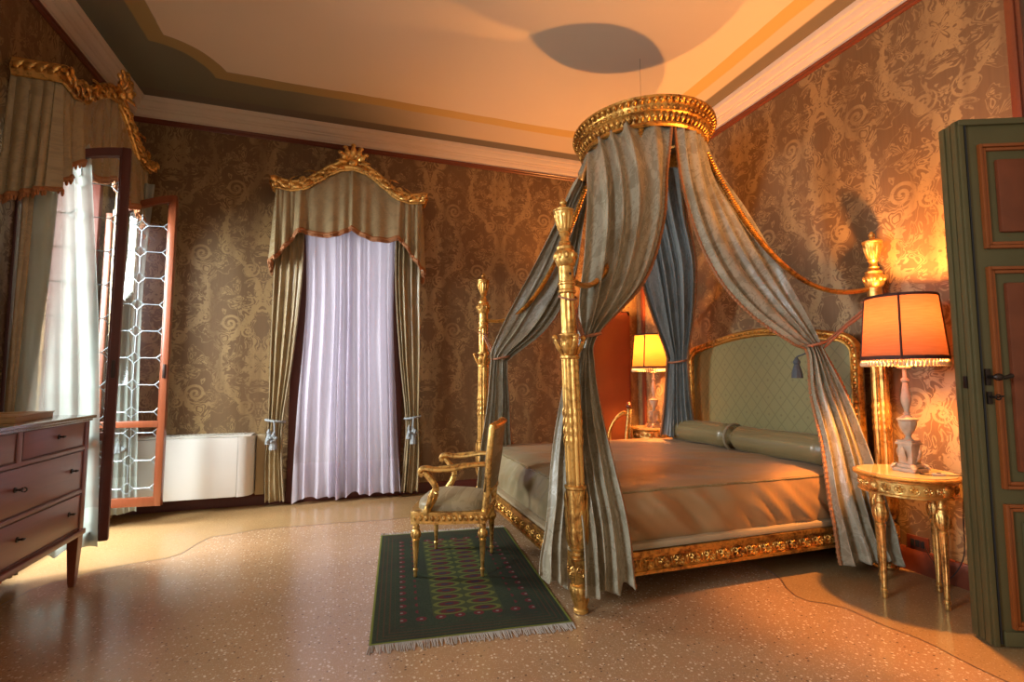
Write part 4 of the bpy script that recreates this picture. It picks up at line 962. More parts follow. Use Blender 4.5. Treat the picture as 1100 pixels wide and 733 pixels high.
# ------------------------------------------------------------------ the bed
BX0, BX1, BY0, BY1 = 1.204, 3.42, 2.471, 4.53
bed = thing('four_poster_bed', 'large gilded four poster bed with green silk headboard against the right wall', 'bed', (2.31, 3.5, 0))
def BT(p=(0, 0, 0)): return Matrix.Translation((-2.31 + p[0], -3.5 + p[1], p[2]))
def post(x, y, lean, name='post'):
    T = BT() @ Matrix(((1, 0, lean / 2.25, x), (0, 1, 0, y), (0, 0, 1, 0), (0, 0, 0, 1)))
    m = MB(T)
    foot = [(0.034, 0), (0.040, 0.006), (0.040, 0.020), (0.034, 0.026), (0.036, 0.035), (0.050, 0.075), (0.058, 0.115), (0.056, 0.140), (0.040, 0.150), (0.046, 0.158), (0.046, 0.166)]
    m.lathe(fine(foot), 36, flute=(12, 0.10, 0.03, 0.142))
    m.box(-0.045, -0.045, 0.165, 0.045, 0.045, 0.282, 0.006)
    for nx, ny in ((1, 0), (-1, 0), (0, 1), (0, -1)): m.flower((nx * 0.044, ny * 0.044, 0.223), (nx, ny, 0), 0.032, 7)
    m.lathe([(0.044, 0.282), (0.050, 0.288), (0.050, 0.296), (0.036, 0.303), (0.034, 0.318), (0.046, 0.330), (0.048, 0.338), (0.040, 0.345)], 30)
    vase = [(0.040, 0.345), (0.052, 0.37), (0.059, 0.42), (0.060, 0.50), (0.058, 0.60), (0.054, 0.648), (0.060, 0.655), (0.060, 0.668), (0.052, 0.672)]
    m.lathe(fine(vase), 30)
    for k in range(8):
        a = 2 * PI * k / 8; c_, s_ = math.cos(a), math.sin(a)
        for zb, zt in ((0.35, 0.47), (0.42, 0.56), (0.51, 0.65)):
            m.leaf((c_ * 0.052, s_ * 0.052, zb), (c_ * 0.057, s_ * 0.057, zt), (c_, s_, 0), 0.019, 0.30, 7, 3, 0.25)
    m.lathe(fine([(0.050, 0.672), (0.049, 1.09), (0.047, 1.355)], 6), 40, flute=(10, 0.16, 0.67, 1.36))
    for k in range(10):
        a = 2 * PI * (k + 0.5) / 10; c_, s_ = math.cos(a), math.sin(a)
        for zt in (1.09, 1.04, 0.99, 0.94): m.leaf((c_ * 0.046, s_ * 0.046, zt), (c_ * 0.048, s_ * 0.048, zt - 0.055), (c_, s_, 0), 0.009, 0.45, 5, 3, 0.3)
    # leafy capital
    m.lathe([(0.047, 1.355), (0.054, 1.36), (0.054, 1.372), (0.044, 1.38), (0.042, 1.45), (0.050, 1.475), (0.056, 1.482), (0.056, 1.492), (0.042, 1.498)], 28)
    for k in range(8):
        a = 2 * PI * k / 8; c_, s_ = math.cos(a), math.sin(a); big = k % 2 == 0
        m.leaf((c_ * 0.044, s_ * 0.044, 1.375), (c_ * (0.085 if big else 0.066), s_ * (0.085 if big else 0.066), 1.470 if big else 1.445), (c_ * .5, s_ * .5, 0.5), 0.019, 0.5, 8)
        if big: m.ell((c_ * 0.086, s_ * 0.086, 1.472), (0.016, 0.016, 0.016), 8, 6)
    m.lathe(fine([(0.042, 1.498), (0.040, 1.718)], 4), 36, flute=(9, 0.16, 1.5, 1.72))
    m.lathe([(0.040, 1.718), (0.048, 1.724), (0.050, 1.735), (0.044, 1.742), (0.044, 1.765), (0.050, 1.770), (0.050, 1.778), (0.043, 1.785), (0.043, 1.868), (0.050, 1.874), (0.054, 1.885), (0.060, 1.90), (0.062, 1.93), (0.056, 1.955), (0.048, 1.965),
             (0.050, 1.972), (0.050, 1.980), (0.036, 1.990), (0.030, 2.004), (0.034, 2.010), (0.026, 2.018), (0.022, 2.040), (0.028, 2.050), (0.034, 2.060)], 30)
    for k in range(10):
        a = 2 * PI * k / 10; m.ell((0.058 * math.cos(a), 0.058 * math.sin(a), 1.928), (0.014, 0.014, 0.022), 7, 5)
    urn = [(0.034, 2.060), (0.030, 2.066), (0.040, 2.085), (0.052, 2.13), (0.056, 2.165), (0.056, 2.178), (0.060, 2.182), (0.060, 2.192), (0.046, 2.198), (0.030, 2.205), (0.018, 2.212), (0.014, 2.222), (0.020, 2.230), (0.020, 2.240), (0.012, 2.252), (0.004, 2.262)]
    m.lathe(fine(urn, 2), 36, flute=(12, 0.12, 2.07, 2.17))
    return m.build(name, 'gold_pale', bed)
post(BX0, BY0, -0.085); post(BX0, BY1, 0.0); post(BX1 - 0.01, BY0 - 0.09, 0.0); post(BX1 - 0.01, BY1, 0.0)
for x, y, l in ((BX0, BY0, -0.085),):
    m = MB(BT()); m.tube([(x - 0.066, y - 0.0445, 1.825), (x - 0.066, y - 0.036, 1.825)], 0.007, 8); m.build('peg_hole', 'black', bed)
def rail(a, b, nrm, n):
    m = MB(BT()); A, B, Nn = Vector(a), Vector(b), Vector(nrm)
    d = (B - A).normalized()
    def slab(z0, z1, o0, o1):
        p = [A + Nn * o0, B + Nn * o0, B + Nn * o1, A + Nn * o1]
        m.add([(q.x, q.y, z) for z in (z0, z1) for q in p], [(3, 2, 1, 0), (4, 5, 6, 7), (0, 1, 5, 4), (1, 2, 6, 5), (2, 3, 7, 6), (3, 0, 4, 7)])
    slab(0.165, 0.27, -0.03, 0.010); slab(0.155, 0.172, -0.03, 0.024); slab(0.246, 0.262, -0.03, 0.022); slab(0.262, 0.285, -0.03, 0.03)
    for i in range(n):
        p = A.lerp(B, (i + 0.5) / n); m.flower((p.x + Nn.x * 0.010, p.y + Nn.y * 0.010, 0.209), nrm, 0.037, 8)
        if i: 
            q = A.lerp(B, i / n); m.ell((q.x + Nn.x * 0.012, q.y + Nn.y * 0.012, 0.209), (0.008 + .0 * abs(Nn.x), 0.008, 0.026), 8, 5)
    return m
rail((BX0 + 0.04, BY0, 0), (BX1 - 0.05, BY0, 0), (0, -1, 0), 20).build('side_rail', 'gold_dark', bed)
rail((BX0 + 0.04, BY1, 0), (BX1 - 0.05, BY1, 0), (0, 1, 0), 10).build('side_rail', 'gold_dark', bed)
rail((BX0, BY0 + 0.04, 0), (BX0, BY1 - 0.04, 0), (-1, 0, 0), 19).build('foot_rail', 'gold_dark', bed)
m = MB(BT())     # padded silk strip lying on the rails
m.box(BX0 - 0.018, BY0 - 0.018, 0.286, BX1 - 0.05, BY0 + 0.09, 0.325, 0.014); m.box(BX0 - 0.018, BY1 - 0.09, 0.286, BX1 - 0.05, BY1 + 0.018, 0.312, 0.012); m.box(BX0 - 0.018, BY0 + 0.08, 0.286, BX0 + 0.09, BY1 - 0.08, 0.312, 0.012)
m.build('rail_padding', 'ticking', bed)
m = MB(BT()); m.grid(lambda u, v: (lerp(BX0 + .05, BX1 - .08, u), lerp(BY0 + .03, BY1 - .03, v), 0.165 - 0.075 * (math.sin(PI * min(1, max(0, (u - 0.05) / 0.75))) ** .7 if .05 < u < .8 else 0) * math.sin(PI * (0.04 + 0.92 * v)) ** 0.25), 40, 30)
m.build('underlining', 'ticking', bed)
# headboard
def hb_outline(inset=0.0):
    y0, y1 = BY0 + 0.02 + inset, 4.32 - inset; pts = []; zs = 1.44
    mid = (y0 + y1) / 2; hw = (y1 - y0) / 2
    pts.append((y0, 0.30)); pts.append((y0, zs - inset * .3))
    for k in range(1, 9):   # shoulder
        a = k / 8 * PI / 2; pts.append((y0 + 0.15 * (1 - math.cos(a)), zs - inset * .3 + (0.135 - inset * .4) * math.sin(a)))
    for k in range(1, 24):
        y = lerp(y0 + 0.15, y1 - 0.15, k / 24); pts.append((y, zs - inset * .3 + (0.135 - inset * .4) + 0.095 * math.sin(PI * k / 24)))
    for k in range(0, 9):
        a = PI / 2 - k / 8 * PI / 2; pts.append((y1 - 0.15 + 0.15 * math.sin(PI / 2 - a) , zs - inset * .3 + (0.135 - inset * .4) * math.cos(PI / 2 - a)))
    pts.append((y1, 0.30)); return pts
o_ = hb_outline(); i_ = hb_outline(0.05)
m = MB(BT()); m.prism(i_, 3.40, 3.45, 'x'); m.build('headboard_panel', 'headboard', bed, smooth=False)
m = MB(BT()); q = [(3.40, y, z) for y, z in hb_outline(0.03)]
m.tube(q, 0.036, 8, flat=(1.0, 1.0), up=(1, 0, 0)); m.tube([(3.375, y, z) for y, z in hb_outline(0.012)], 0.013, 6, up=(1, 0, 0)); m.tube([(3.378, y, z) for y, z in hb_outline(0.058)], 0.010, 6, up=(1, 0, 0))
dense = []
for k in range(len(q) - 1):
    a, b = Vector(q[k]), Vector(q[k + 1]); n_ = max(1, int((b - a).length / 0.042))
    for j in range(n_): dense.append(a.lerp(b, j / n_))
for p in dense: m.ell((3.368, p.y, p.z), (0.016, 0.014, 0.014), 8, 5)
m.build('headboard_frame', 'gold_dark', bed)

# bedding
def bed_cloth():
    m = MB(); X0, X1, Y0, Y1, Z0, Z1 = BX0 + 0.045, BX1 - 0.05, BY0 + 0.035, BY1 - 0.03, 0.315, 0.625
    def f(u, v):
        # u round the plan, v: 0 bottom edge .. 0.4 top edge .. 1 centre
        a = u * 4; s_ = int(a) % 4; t_ = a - int(a)
        c = [(X0, Y0), (X1, Y0), (X1, Y1), (X0, Y1)]; rr = 0.06
        p = Vector(c[s_]).lerp(Vector(c[(s_ + 1) % 4]), t_); ctr = Vector(((X0 + X1) / 2, (Y0 + Y1) / 2))
        if v < 0.45:
            h = v / 0.45; z = lerp(Z0, Z1 - 0.015, h); out = 0.030 * math.sin(PI * h) ** 0.8 + 0.012 * (1 - h)
            nn = [(0, -1), (1, 0), (0, 1), (-1, 0)][s_]
            d = p.x if s_ in (0, 2) else p.y
            wr = 0.034 * math.sin(PI * h) ** .5 * noise.noise(Vector((d * 7.5 + h * 2.4, h * 0.8, s_ * 3.1))) + 0.010 * math.sin(PI * h) * noise.noise(Vector((d * 17 + h * 4.4, h * 1.2, s_ * 7.7 + 2)))
            q = p + Vector(nn) * (out + wr * 1.6)
            corner = max(0, 1 - min(t_, 1 - t_) * 14); q = q + (ctr - q).normalized() * 0.03 * corner
            return (q.x, q.y, z)
        k = (v - 0.45) / 0.55; inset = k
        q = p.lerp(ctr, inset) ; corner = max(0, 1 - min(t_, 1 - t_) * 14) * max(0, 1 - k * 12); q = q + (ctr - q).normalized() * 0.03 * corner
        z = Z1 - 0.015 + 0.015 * sst(0, 0.06, k) + 0.018 * sst(0, .5, k) + 0.016 * noise.noise(Vector((q.x * 2.2 + q.y * 3, q.y * 3.2, 1.0))) * sst(0, 0.1, k) + 0.009 * noise.noise(Vector((q.x * 3, q.y * 11 + q.x * 6, 4.0))) * sst(0, 0.1, k)
        return (q.x, q.y, z)
    m.grid(f, 320, 60, closed_u=True)
    return m, f
m, f = bed_cloth()
bs = m.build('bedspread', 'spread'); tag(bs, 'champagne silk bedspread over the mattress of the gilded bed', 'bedspread')
m = MB(); m.tube([Vector(f(k / 320, 0.435)) for k in range(320)], 0.0065, 6, closed=True); m.build('piping', 'bolster', bs)
bo = thing('bolster', 'long olive silk bolster lying at the head of the bed below the headboard', 'pillow', (3.20, 3.42, 0.735))
m = MB(); Tb = Matrix.Rotation(PI / 2, 4, 'X')
def bol(a0, a1):
    n = 40; pts = []; rs = []
    for k in range(n + 1):
        t_ = k / n; y = lerp(a0, a1, t_); e = min(t_, 1 - t_); rs.append(0.108 * min(1, (e * 9 + 0.12)) ** 0.45); pts.append((0.006 * math.sin(t_ * 5), y, 0.004 * math.sin(t_ * 7)))
    return pts, rs
for a0, a1 in ((-0.86, 0.08), (0.085, 0.98)):
    p_, r_ = bol(a0, a1); m.tube(p_, r_, 30)
m.build('bolster_cover', 'bolster', bo)
m = MB(); m.tube([(0.112 * math.cos(a), 0.082, 0.112 * math.sin(a)) for a in [k / 24 * 2 * PI for k in range(24)]], 0.012, 7, closed=True, up=(0, 1, 0)); m.build('braid', 'fringe_grey', bo)

# ------------------------------------------------------------------ crown, ropes and canopy curtains
CX, CY = 2.27, 3.42
cr_ = thing('baldachin', 'round carved gilded crown hanging above the four poster bed', 'canopy', (CX, CY, 3.10))
cr_.scale = (0.97, 0.97, 1.0)
def ringp(rx, ry, z, n=96): return [(rx * math.cos(2 * PI * k / n), ry * math.sin(2 * PI * k / n), z) for k in range(n)]
m = MB(); prof = [(0.470, -0.005), (0.495, -0.012), (0.510, 0.0), (0.506, 0.018), (0.492, 0.026), (0.496, 0.055), (0.515, 0.075), (0.520, 0.085), (0.535, 0.092), (0.540, 0.125), (0.548, 0.140), (0.562, 0.158), (0.575, 0.165), (0.578, 0.182), (0.560, 0.190), (0.46, 0.190), (0.46, 0.0)]
n = 96; vs = []; fs = []
for r_, z in prof:
    for k in range(n):
        a = 2 * PI * k / n; vs.append((r_ * math.cos(a), (r_ + 0.04) * math.sin(a), z))
for i in range(len(prof)):
    j = (i + 1) % len(prof)
    for k in range(n): fs.append((i * n + k, i * n + (k + 1) % n, j * n + (k + 1) % n, j * n + k))
m.add(vs, fs)
for k in range(72):
    a = 2 * PI * k / 72; c_, s_ = math.cos(a), math.sin(a)
    m.leaf((0.500 * c_, 0.540 * s_, 0.028), (0.520 * c_, 0.560 * s_, 0.078), (c_, s_, 0), 0.017, 0.5, 5)
    m.ell((0.542 * c_, 0.582 * s_, 0.108), (0.014, 0.014, 0.013), 7, 5)
    m.leaf((0.555 * c_, 0.595 * s_, 0.132), (0.575 * c_, 0.615 * s_, 0.168), (c_, s_, -.3), 0.015, 0.5, 5)
m.build('crown_ring', 'gold_dark', cr_)
m = MB(); m.lathe([(0.02, 0.15), (0.46, 0.15), (0.46, 0.165), (0.02, 0.165)], 64, sy=1.08); m.build('crown_lining', 'lining', cr_)
m = MB(); m.tube([(0, 0, 0.16), (0, 0, ZC - 3.10)], 0.0012, 5); m.build('hanging_wire', 'iron', cr_)

def crown_pt(ang, r=0.455, z=3.095): return Vector((CX + r * math.cos(ang), CY + (r + 0.04) * math.sin(ang), z))
# gold rope arms from the crown down to each post
def rope(ang, end, sag, label, pts=None):
    a = crown_pt(ang, 0.46, 3.08); b = Vector(end)
    P = []
    for k in range(60):
        t_ = k / 59; p = a.lerp(b, t_)
        # a hanging curve: steep at the crown, flattening to the post
        p.z = b.z + (a.z - b.z) * (1 - t_) ** 2.3 - sag * math.sin(PI * t_ ** 1.3) * 0.5 * t_
        P.append(p)
    m = MB(); m.tube(P, 0.017, 8)
    for k in range(0, 59):
        for j in range(2):
            q = P[k].lerp(P[k + 1], j / 2); m.ell(tuple(q), (0.026, 0.026, 0.012), 8, 4)
    o = m.build('gilded_rope', 'gold_dark'); tag(o, label, 'rope'); return P
NF = (BX0 - 0.065, BY0, 1.755); RF = (BX0, BY1, 1.755); NH = (BX1 - 0.01, BY0 - 0.09, 1.80); RH = (BX1 - 0.01, BY1, 1.80)
P_nf = rope(-2.2, (NF[0] + 0.045, NF[1] + 0.02, 1.80), 0.10, 'carved gilded rope from the crown to the nearest foot post')
P_rf = rope(2.2, (RF[0] + 0.04, RF[1] - 0.02, 1.80), 0.10, 'carved gilded rope from the crown to the far foot post')
P_nh = rope(-0.75, (NH[0] - 0.035, NH[1] + 0.02, 1.86), 0.10, 'carved gilded rope from the crown to the post beside the near lamp')
P_rh = rope(0.75, (RH[0] - 0.035, RH[1] - 0.02, 1.86), 0.10, 'carved gilded rope from the crown to the far head post')

def canopy(label, L, Rr, amp, pleats, seed, face, bulge=None, mat='canopy', edges='r', nu=200, nv=110, tie=None, post_at=None, tz=None):
    t = thing('canopy_curtain', label, 'curtain')
    m = drape(L, Rr, amp, pleats, seed=seed, nu=nu, nv=nv, face=face, bulge=bulge, fullness=1.7)
    m.build('curtain_cloth', mat, t, solid=0.005)
    for e in edges:
        u = 1 if e == 'r' else 0
        pth = [m.fn(u, j / 150) for j in range(151)]
        b = MB(); b.tube(pth, 0.010, 6)
        for i in range(150):
            q = pth[i]; b.ell(tuple(q), (0.014, 0.014, 0.014), 6, 4)
        b.build('fringe', 'fringe', t)
    return t, m
def tie_cord(t, center, rad, post_pt, with_tassel=None, axis=(1, 0.3)):
    b = MB(); c = Vector(center); ax, ay = rad
    b.tube([(c.x + ax * math.cos(k / 20 * 2 * PI), c.y + ay * math.sin(k / 20 * 2 * PI), c.z + 0.015 * math.cos(k / 20 * 2 * PI)) for k in range(20)], 0.010, 7, closed=True)
    pp = Vector(post_pt); s_ = (pp - c); s_.z = 0; s_.normalize()
    for dz, w in ((0.0, 0.012), (-0.03, -0.012)):
        a = c + s_ * ax * 0.8 + Vector((0, 0, dz)); 
        b.tube([a, a.lerp(pp, 0.5) + Vector((w, w, 0.0)), pp + Vector((0, 0, dz * 1.2))], 0.0085, 6)
    b.tube([(pp.x + 0.05 * math.cos(k / 16 * 2 * PI), pp.y + 0.05 * math.sin(k / 16 * 2 * PI), pp.z + 0.02 * math.sin(k / 16 * 2 * PI)) for k in range(16)], 0.006, 6, closed=True)
    o = b.build('tieback_cord', 'cord', t)
    if with_tassel:
        b = MB(); tx = Vector(with_tassel); b.tube([c + Vector((0, 0, -0.01)), (c + tx) / 2 + Vector((0, 0, -0.02)), tx], 0.006, 6); tassel(b, tuple(tx), 0.15, 0.038); b.build('tassel', 'tassel_dark', o)
    return o
# near foot curtain
tA, mA = canopy('damask canopy curtain gathered at the nearest foot post, its two tails hanging around the post',
    [crown_pt(2.95), (1.53, 2.98, 2.55), (1.385, 2.75, 2.02), (1.285, 2.62, 1.70), (1.275, 2.585, 1.50), (1.235, 2.58, 1.33), (1.20, 2.565, 1.02), (1.19, 2.50, 0.72), (1.18, 2.41, 0.45), (1.16, 2.345, 0.13)],
    [crown_pt(4.55), (2.11, 2.86, 2.76), (2.03, 2.80, 2.34), (1.80, 2.70, 1.88), (1.40, 2.60, 1.51), (1.375, 2.60, 1.33), (1.41, 2.57, 1.02), (1.45, 2.50, 0.72), (1.47, 2.40, 0.45), (1.49, 2.36, 0.13)],
    [0.024, 0.030, 0.034, 0.034, 0.028, 0.026, 0.027, 0.029, 0.032, 0.036], 5, 3, (0, -1, 0), bulge=[0.15, 0.09, 0.05, 0.0, 0, 0, 0, 0, 0, -0.02])
m = drape([(1.21, 2.57, 1.44), (1.165, 2.56, 1.25), (1.10, 2.55, 0.95), (1.045, 2.50, 0.62), (0.985, 2.47, 0.33), (0.965, 2.45, 0.22)],
    [(1.31, 2.59, 1.44), (1.27, 2.58, 1.25), (1.235, 2.57, 0.95), (1.185, 2.54, 0.68), (1.135, 2.50, 0.40), (1.115, 2.46, 0.14)],
    [0.016, 0.018, 0.020, 0.024, 0.026, 0.028], 2, seed=31, nu=90, nv=70, face=(0, -1, 0), fullness=1.7)
o = m.build('curtain_tail', 'canopy', tA, solid=0.005)
tie_cord(tA, (1.335, 2.60, 1.50), (0.072, 0.055), (1.145, 2.472, 1.70))
# far foot curtain
tB, mB_ = canopy('damask canopy curtain tied to the far foot post behind the armchair',
    [crown_pt(3.05), (1.82, 3.90, 2.87), (1.59, 4.15, 2.29), (1.37, 4.30, 1.82), (1.25, 4.36, 1.52), (1.24, 4.38, 1.38), (1.20, 4.38, 1.0), (1.14, 4.38, 0.6), (1.10, 4.38, 0.10)],
    [crown_pt(2.05), (2.03, 4.0, 2.84), (2.00, 4.15, 2.18), (1.80, 4.32, 1.73), (1.45, 4.40, 1.45), (1.405, 4.40, 1.36), (1.43, 4.40, 1.0), (1.45, 4.40, 0.66), (1.47, 4.40, 0.64)],
    [0.022, 0.032, 0.038, 0.036, 0.028, 0.024, 0.026, 0.03, 0.03], 5, 9, (-1, -1, 0), bulge=[0.05, 0, 0, 0, 0, 0, 0, 0, 0])
tie_cord(tB, (1.34, 4.38, 1.44), (0.075, 0.055), (1.20, 4.49, 1.68))
# near head curtain
tC, mC_ = canopy('damask canopy curtain sweeping down beside the near lamp, tied below the gilded rope',
    [crown_pt(4.66), (2.30, 2.93, 2.70), (2.37, 2.88, 2.30), (2.49, 2.80, 1.95), (2.68, 2.72, 1.70), (2.93, 2.62, 1.50), (3.05, 2.61, 1.43), (3.06, 2.61, 1.15), (3.01, 2.49, 0.80), (2.95, 2.40, 0.45), (2.96, 2.35, 0.10)],
    [crown_pt(5.55), (2.77, 3.08, 2.86), (2.92, 2.98, 2.57), (3.03, 2.88, 2.24), (3.08, 2.75, 1.92), (3.10, 2.61, 1.60), (3.13, 2.56, 1.45), (3.22, 2.48, 1.16), (3.27, 2.40, 0.80), (3.30, 2.33, 0.45), (3.32, 2.24, 0.08)],
    [0.022, 0.028, 0.031, 0.031, 0.027, 0.022, 0.020, 0.026, 0.031, 0.036, 0.042], 5, 17, (-.3, -1, 0), bulge=[0.06, 0.02, 0, 0, 0, 0, 0, 0, 0, 0.0, 0.03], edges='lr')
tie_cord(tC, (3.09, 2.585, 1.49), (0.065, 0.05), (3.39, 2.40, 1.76), with_tassel=(3.02, 2.68, 1.40))
# far head curtain, seen from its blue lining side
tD, mD_ = canopy('blue grey canopy curtain hanging beside the far lamp, tied in front of the headboard',
    [crown_pt(1.75), (2.47, 3.98, 2.75), (2.66, 4.08, 2.3), (2.86, 4.16, 1.85), (3.05, 4.22, 1.50), (3.07, 4.24, 1.38), (3.04, 4.26, 1.0), (3.0, 4.28, 0.68)],
    [crown_pt(0.10), (2.86, 3.62, 2.75), (2.98, 3.66, 2.3), (3.10, 3.86, 1.85), (3.15, 4.02, 1.50), (3.17, 4.05, 1.38), (3.20, 4.06, 1.0), (3.24, 4.04, 0.68)],
    [0.03, 0.035, 0.035, 0.035, 0.026, 0.024, 0.03, 0.03], 7, 23, (-1, -1, 0), mat='lining', edges='lr')
tie_cord(tD, (3.11, 4.135, 1.42), (0.075, 0.10), (3.39, 4.48, 1.60))

# ------------------------------------------------------------------ bedside tables
def side_table(loc, rot, label):
    t = thing('bedside_table', label, 'table', (loc[0], loc[1], 0), rot)
    for k in range(4):
        a = PI / 2 * k; turned_leg(0.192 * math.cos(a), 0.192 * math.sin(a), 0.585, 0.026, t)
    m = MB(); m.lathe([(0.225, 0.585), (0.235, 0.588), (0.235, 0.598), (0.225, 0.602), (0.225, 0.662), (0.238, 0.668), (0.240, 0.676), (0.20, 0.676)], 60)
    for k in range(22):
        a = 2 * PI * k / 22; c_, s_ = math.cos(a), math.sin(a); m.flower((0.226 * c_, 0.226 * s_, 0.632), (c_, s_, 0), 0.021, 6)
    for k in range(4):
        a = PI / 2 * k; c_, s_ = math.cos(a), math.sin(a); m.ell((0.215 * c_, 0.215 * s_, 0.63), (0.03, 0.03, 0.036), 10, 6)
    m.build('apron', 'gold', t)
    m = MB(); m.lathe([(0.02, 0.676), (0.245, 0.676), (0.256, 0.681), (0.260, 0.689), (0.256, 0.697), (0.245, 0.700), (0.02, 0.700)], 64); m.build('table_top', 'gold_pale', t)
    m = MB(); m.lathe([(0.01, 0.7002), (0.236, 0.7002), (0.236, 0.7035), (0.01, 0.7035)], 64); m.build('marble_inset', 'marble', t)
    return t
def lamp(loc, label, power, ks, shade='shade'):
    z0 = 0.7038
    t = thing('table_lamp', label, 'lamp', (loc[0], loc[1], z0))
    m = MB()
    m.box(-0.062, -0.062, 0.0, 0.062, 0.062, 0.022, 0.004); m.box(-0.050, -0.050, 0.022, 0.050, 0.050, 0.045, 0.006)
    for k in range(4):
        a = PI / 4 + k * PI / 2; m.leaf((0.06 * math.cos(a), 0.06 * math.sin(a), 0.045), (0.085 * math.cos(a), 0.085 * math.sin(a), 0.004), (math.cos(a), math.sin(a), .3), 0.016, 0.6, 6)
    m.box(-0.038, -0.038, 0.045, 0.038, 0.038, 0.155, 0.004)
    for nx, ny in ((1, 0), (-1, 0), (0, 1), (0, -1)): m.leaf((nx * 0.038, ny * 0.038, 0.055), (nx * 0.040, ny * 0.040, 0.145), (nx, ny, 0), 0.018, 0.35, 7)
    m.box(-0.048, -0.048, 0.155, 0.048, 0.048, 0.170, 0.004); m.box(-0.043, -0.043, 0.170, 0.043, 0.043, 0.180, 0.003)
    m.build('pedestal', 'lamp_base', t)
    m = MB(); pr = [(0.030, 0.180), (0.018, 0.190), (0.013, 0.205), (0.020, 0.215), (0.022, 0.222), (0.030, 0.232), (0.042, 0.262), (0.046, 0.292), (0.052, 0.298), (0.052, 0.306), (0.030, 0.318), (0.015, 0.330), (0.020, 0.338), (0.012, 0.346), (0.014, 0.36),
          (0.024, 0.40), (0.026, 0.43), (0.018, 0.48), (0.012, 0.52), (0.020, 0.53), (0.020, 0.54), (0.010, 0.55), (0.010, 0.60), (0.034, 0.605), (0.034, 0.612), (0.012, 0.62)]
    m.lathe(fine(pr, 2), 28, flute=(10, 0.08, 0.225, 0.292)); m.tube([(0, 0, .62), (0, 0, .735)], 0.012, 8)
    m.build('urn_stem', 'lamp_base', t)
    zb, zt, rb, rt = 0.655, 1.035, 0.252 * ks, 0.213 * ks
    m = MB(); m.grid(lambda u, v: (lerp(rb, rt, v) * math.cos(2 * PI * u), lerp(rb, rt, v) * math.sin(2 * PI * u), lerp(zb, zt, v)), 64, 10, closed_u=True)
    sh = m.build('lamp_shade', shade, t)
    m = MB(); rg = lambda r, z: [(r * math.cos(2 * PI * k / 48), r * math.sin(2 * PI * k / 48), z) for k in range(48)]
    m.tube(rg(rb + .001, zb + 0.010), 0.013, 6, closed=True, flat=(.35, 1.0)); m.tube(rg(rt + .001, zt - .003), 0.009, 6, closed=True, flat=(.4, 1.0))
    for k in range(4):
        a = PI / 2 * k - 2.60; m.tube([((rb + .002) * math.cos(a), (rb + .002) * math.sin(a), zb), ((rt + .002) * math.cos(a), (rt + .002) * math.sin(a), zt)], 0.006, 6)
    m.build('shade_braid', 'shade_trim', sh)
    m = MB()
    for k in range(64):
        a = 2 * PI * k / 64; x, y = rb * math.cos(a), rb * math.sin(a)
        m.tube([(x, y, zb), (x, y, zb - 0.012)], 0.003, 4); m.ell((x, y, zb - 0.024), (0.0085, 0.0085, 0.016), 6, 5)
    m.build('bead_fringe', 'fringe_cream', sh)
    m = MB()
    for k in range(3):
        a = 2 * PI * k / 3; m.tube([(0, 0, 1.0), (rt * math.cos(a), rt * math.sin(a), zt - .004)], 0.003, 5)
    m.tube([(0.01, 0, 0.735), (0.03, 0, 0.9), (0.0, 0, 1.0)], 0.003, 5); m.build('shade_carrier', 'gold_dark', sh)
    m = MB(); m.ell((0, 0, 0.805), (0.030, 0.030, 0.040), 14, 10); m.lathe([(0.014, 0.73), (0.014, 0.775), (0.02, 0.78)], 12); b = m.build('bulb', 'bulb', t)
    b.visible_shadow = True
    d = bpy.data.lights.new('lamp_light', 'POINT'); d.energy = power; d.color = (1.0, 0.40, 0.095); d.shadow_soft_size = 0.045
    l = bpy.data.objects.new('lamp_light', d); C.objects.link(l); l.parent = t; l.location = (0, 0, 0.90)
    return t
side_table((3.118, 2.06), R(-7), 'round gilded bedside table with fluted legs beside the open green door')
near_lamp = lamp((3.145, 2.05), 'large orange shaded table lamp on the near bedside table, beside the green door', 235, 0.82)
side_table((3.25, 4.76), R(-45), 'round gilded bedside table standing on the far side of the bed')
lamp((3.25, 4.76), 'glowing yellow shaded table lamp on the far bedside table behind the curtain', 245, 0.92, 'shade_far')
# switch on the near table
t = thing('lamp_switch', 'small grey lamp cord switch lying on the near bedside table', 'switch', (3.14, 1.90, 0.704), R(-30))
m = MB(); m.box(-0.03, -0.012, 0, 0.03, 0.012, 0.014, 0.005); m.build('switch_body', 'grey', t)
m = MB(); m.box(-0.010, -0.006, 0.0142, 0.010, 0.006, 0.019, 0.002); m.build('rocker', 'black', t)
m = MB(); P = [(3.15, 2.0, 0.708), (3.09, 1.96, 0.708), (3.10, 1.91, 0.708)]; m.tube([tuple(cr(P, k / 16)) for k in range(17)], 0.003, 6)
P = [(3.172, 1.885, 0.708), (3.27, 1.84, 0.709), (3.36, 1.90, 0.712), (3.405, 1.93, 0.66), (3.41, 1.95, 0.45), (3.44, 1.98, 0.2), (3.42, 2.06, 0.05), (3.46, 2.16, 0.12), (3.495, 2.22, 0.18)]
m.tube([tuple(cr(P, k / 60)) for k in range(61)], 0.003, 6)
m.v = [(x - 3.145, y - 2.05, z - 0.7038) for x, y, z in m.v]; m.build('power_cord', 'black', near_lamp)
t = thing('wall_socket', 'dark wall socket plate set low on the damask behind the bedside table', 'socket', (XR, 2.27, 0.185))
m = MB(); m.box(-0.012, -0.065, -0.045, 0.0, 0.065, 0.045, 0.004); m.build('plate', 'redwood', t)
for k in range(3):
    m = MB(); m.box(-0.018, -0.042 + k * 0.029, -0.022, -0.012, -0.018 + k * 0.029, 0.022, 0.003); m.build('outlet', 'black', t)

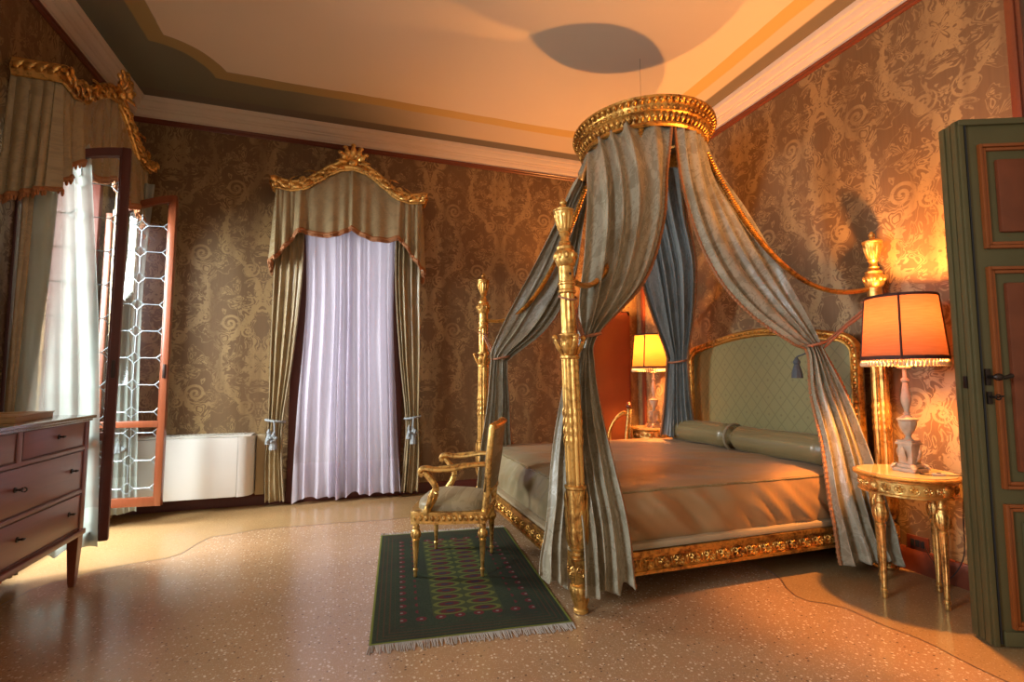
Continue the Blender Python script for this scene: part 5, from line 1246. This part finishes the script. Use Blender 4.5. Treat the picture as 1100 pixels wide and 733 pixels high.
# ------------------------------------------------------------------ chair in the far corner, mostly hidden
t = thing('side_chair', 'gilded side chair with a red ball finial, half hidden behind the far table', 'chair', (2.785, 5.01, 0), R(-32))
for x in (-0.2, 0.2):
    for y in (-0.19, 0.19): turned_leg(x, y, 0.40, 0.022, t)
m = MB(); m.box(-0.23, -0.22, 0.40, 0.23, 0.22, 0.45, 0.012); m.build('seat_rail', 'gold_dark', t)
m = MB(); m.box(-0.21, -0.20, 0.45, 0.20, 0.20, 0.485, 0.016); m.build('seat', 'bolster', t)
for y in (-0.19, 0.19):
    m = MB(); m.tube([(0.21, y, 0.43), (0.225, y, 0.65), (0.25, y, 0.90)], [0.02, 0.017, 0.015], 8); m.lathe([(0.014, 0.90), (0.022, 0.905), (0.022, 0.915), (0.012, 0.92)], 14, (0.25, y)); m.build('upright', 'gold', t)
    m = MB(); m.ell((0.25, y, 0.945), (0.027, 0.027, 0.030), 14, 9); m.build('ball_finial', 'redwood', t)
    m = MB(); P = [(0.235, y, 0.84), (0.20, y, 0.86), (0.13, y, 0.82), (0.06, y, 0.72), (0.03, y, 0.60), (0.04, y, 0.45)]; m.tube([tuple(cr(P, k / 24)) for k in range(25)], 0.013, 8); m.build('scrolled_arm', 'gold_dark', t)
m = MB(); m.grid(lambda u, v: (0.235 + 0.02 * v + 0.02 * math.sin(PI * u), lerp(-0.18, 0.18, u), lerp(0.56, 0.86 + 0.04 * math.sin(PI * u), v)), 16, 10); m.build('back_panel', 'bolster', t, solid=0.02)

# ------------------------------------------------------------------ tree outside the left window
t = thing('tree', 'green leafy tree outdoors, glimpsed through the left window and its sheer curtain', 'tree', (-5.6, 7.0, -3.0))
m = MB(); m.tube([(0, 0, 0), (0.1, 0.05, 2.5), (0.0, 0.1, 5.0)], [0.22, 0.16, 0.08], 10)
for k in range(7):
    a = k * 0.9; m.tube([(0.05, 0.05, 2.6 + k * .3), (0.7 * math.cos(a), 0.7 * math.sin(a), 3.6 + k * .35)], [0.06, 0.02], 6)
m.build('trunk', 'tail', t)
rr = random.Random(8); m = MB()
for k in range(2600):
    d = Vector((rr.gauss(0, 1), rr.gauss(0, 1), rr.gauss(0, 1))).normalized() * (rr.random() ** 0.45)
    p = Vector((d.x * 1.5, d.y * 1.5, 5.0 + d.z * 1.7)); a = Vector((rr.uniform(-1, 1), rr.uniform(-1, 1), rr.uniform(-1, 1))).normalized(); b = a.orthogonal().normalized()
    m.add([p - a * .09, p + b * .045, p + a * .09, p - b * .045], [(0, 1, 2, 3)])
M['leaf'] = mat_plain('leaf_green', (0.16, 0.32, 0.06), 0.6, 0, 0.3, 2, 0.0)
o = m.build('foliage', 'leaf', t, smooth=False)
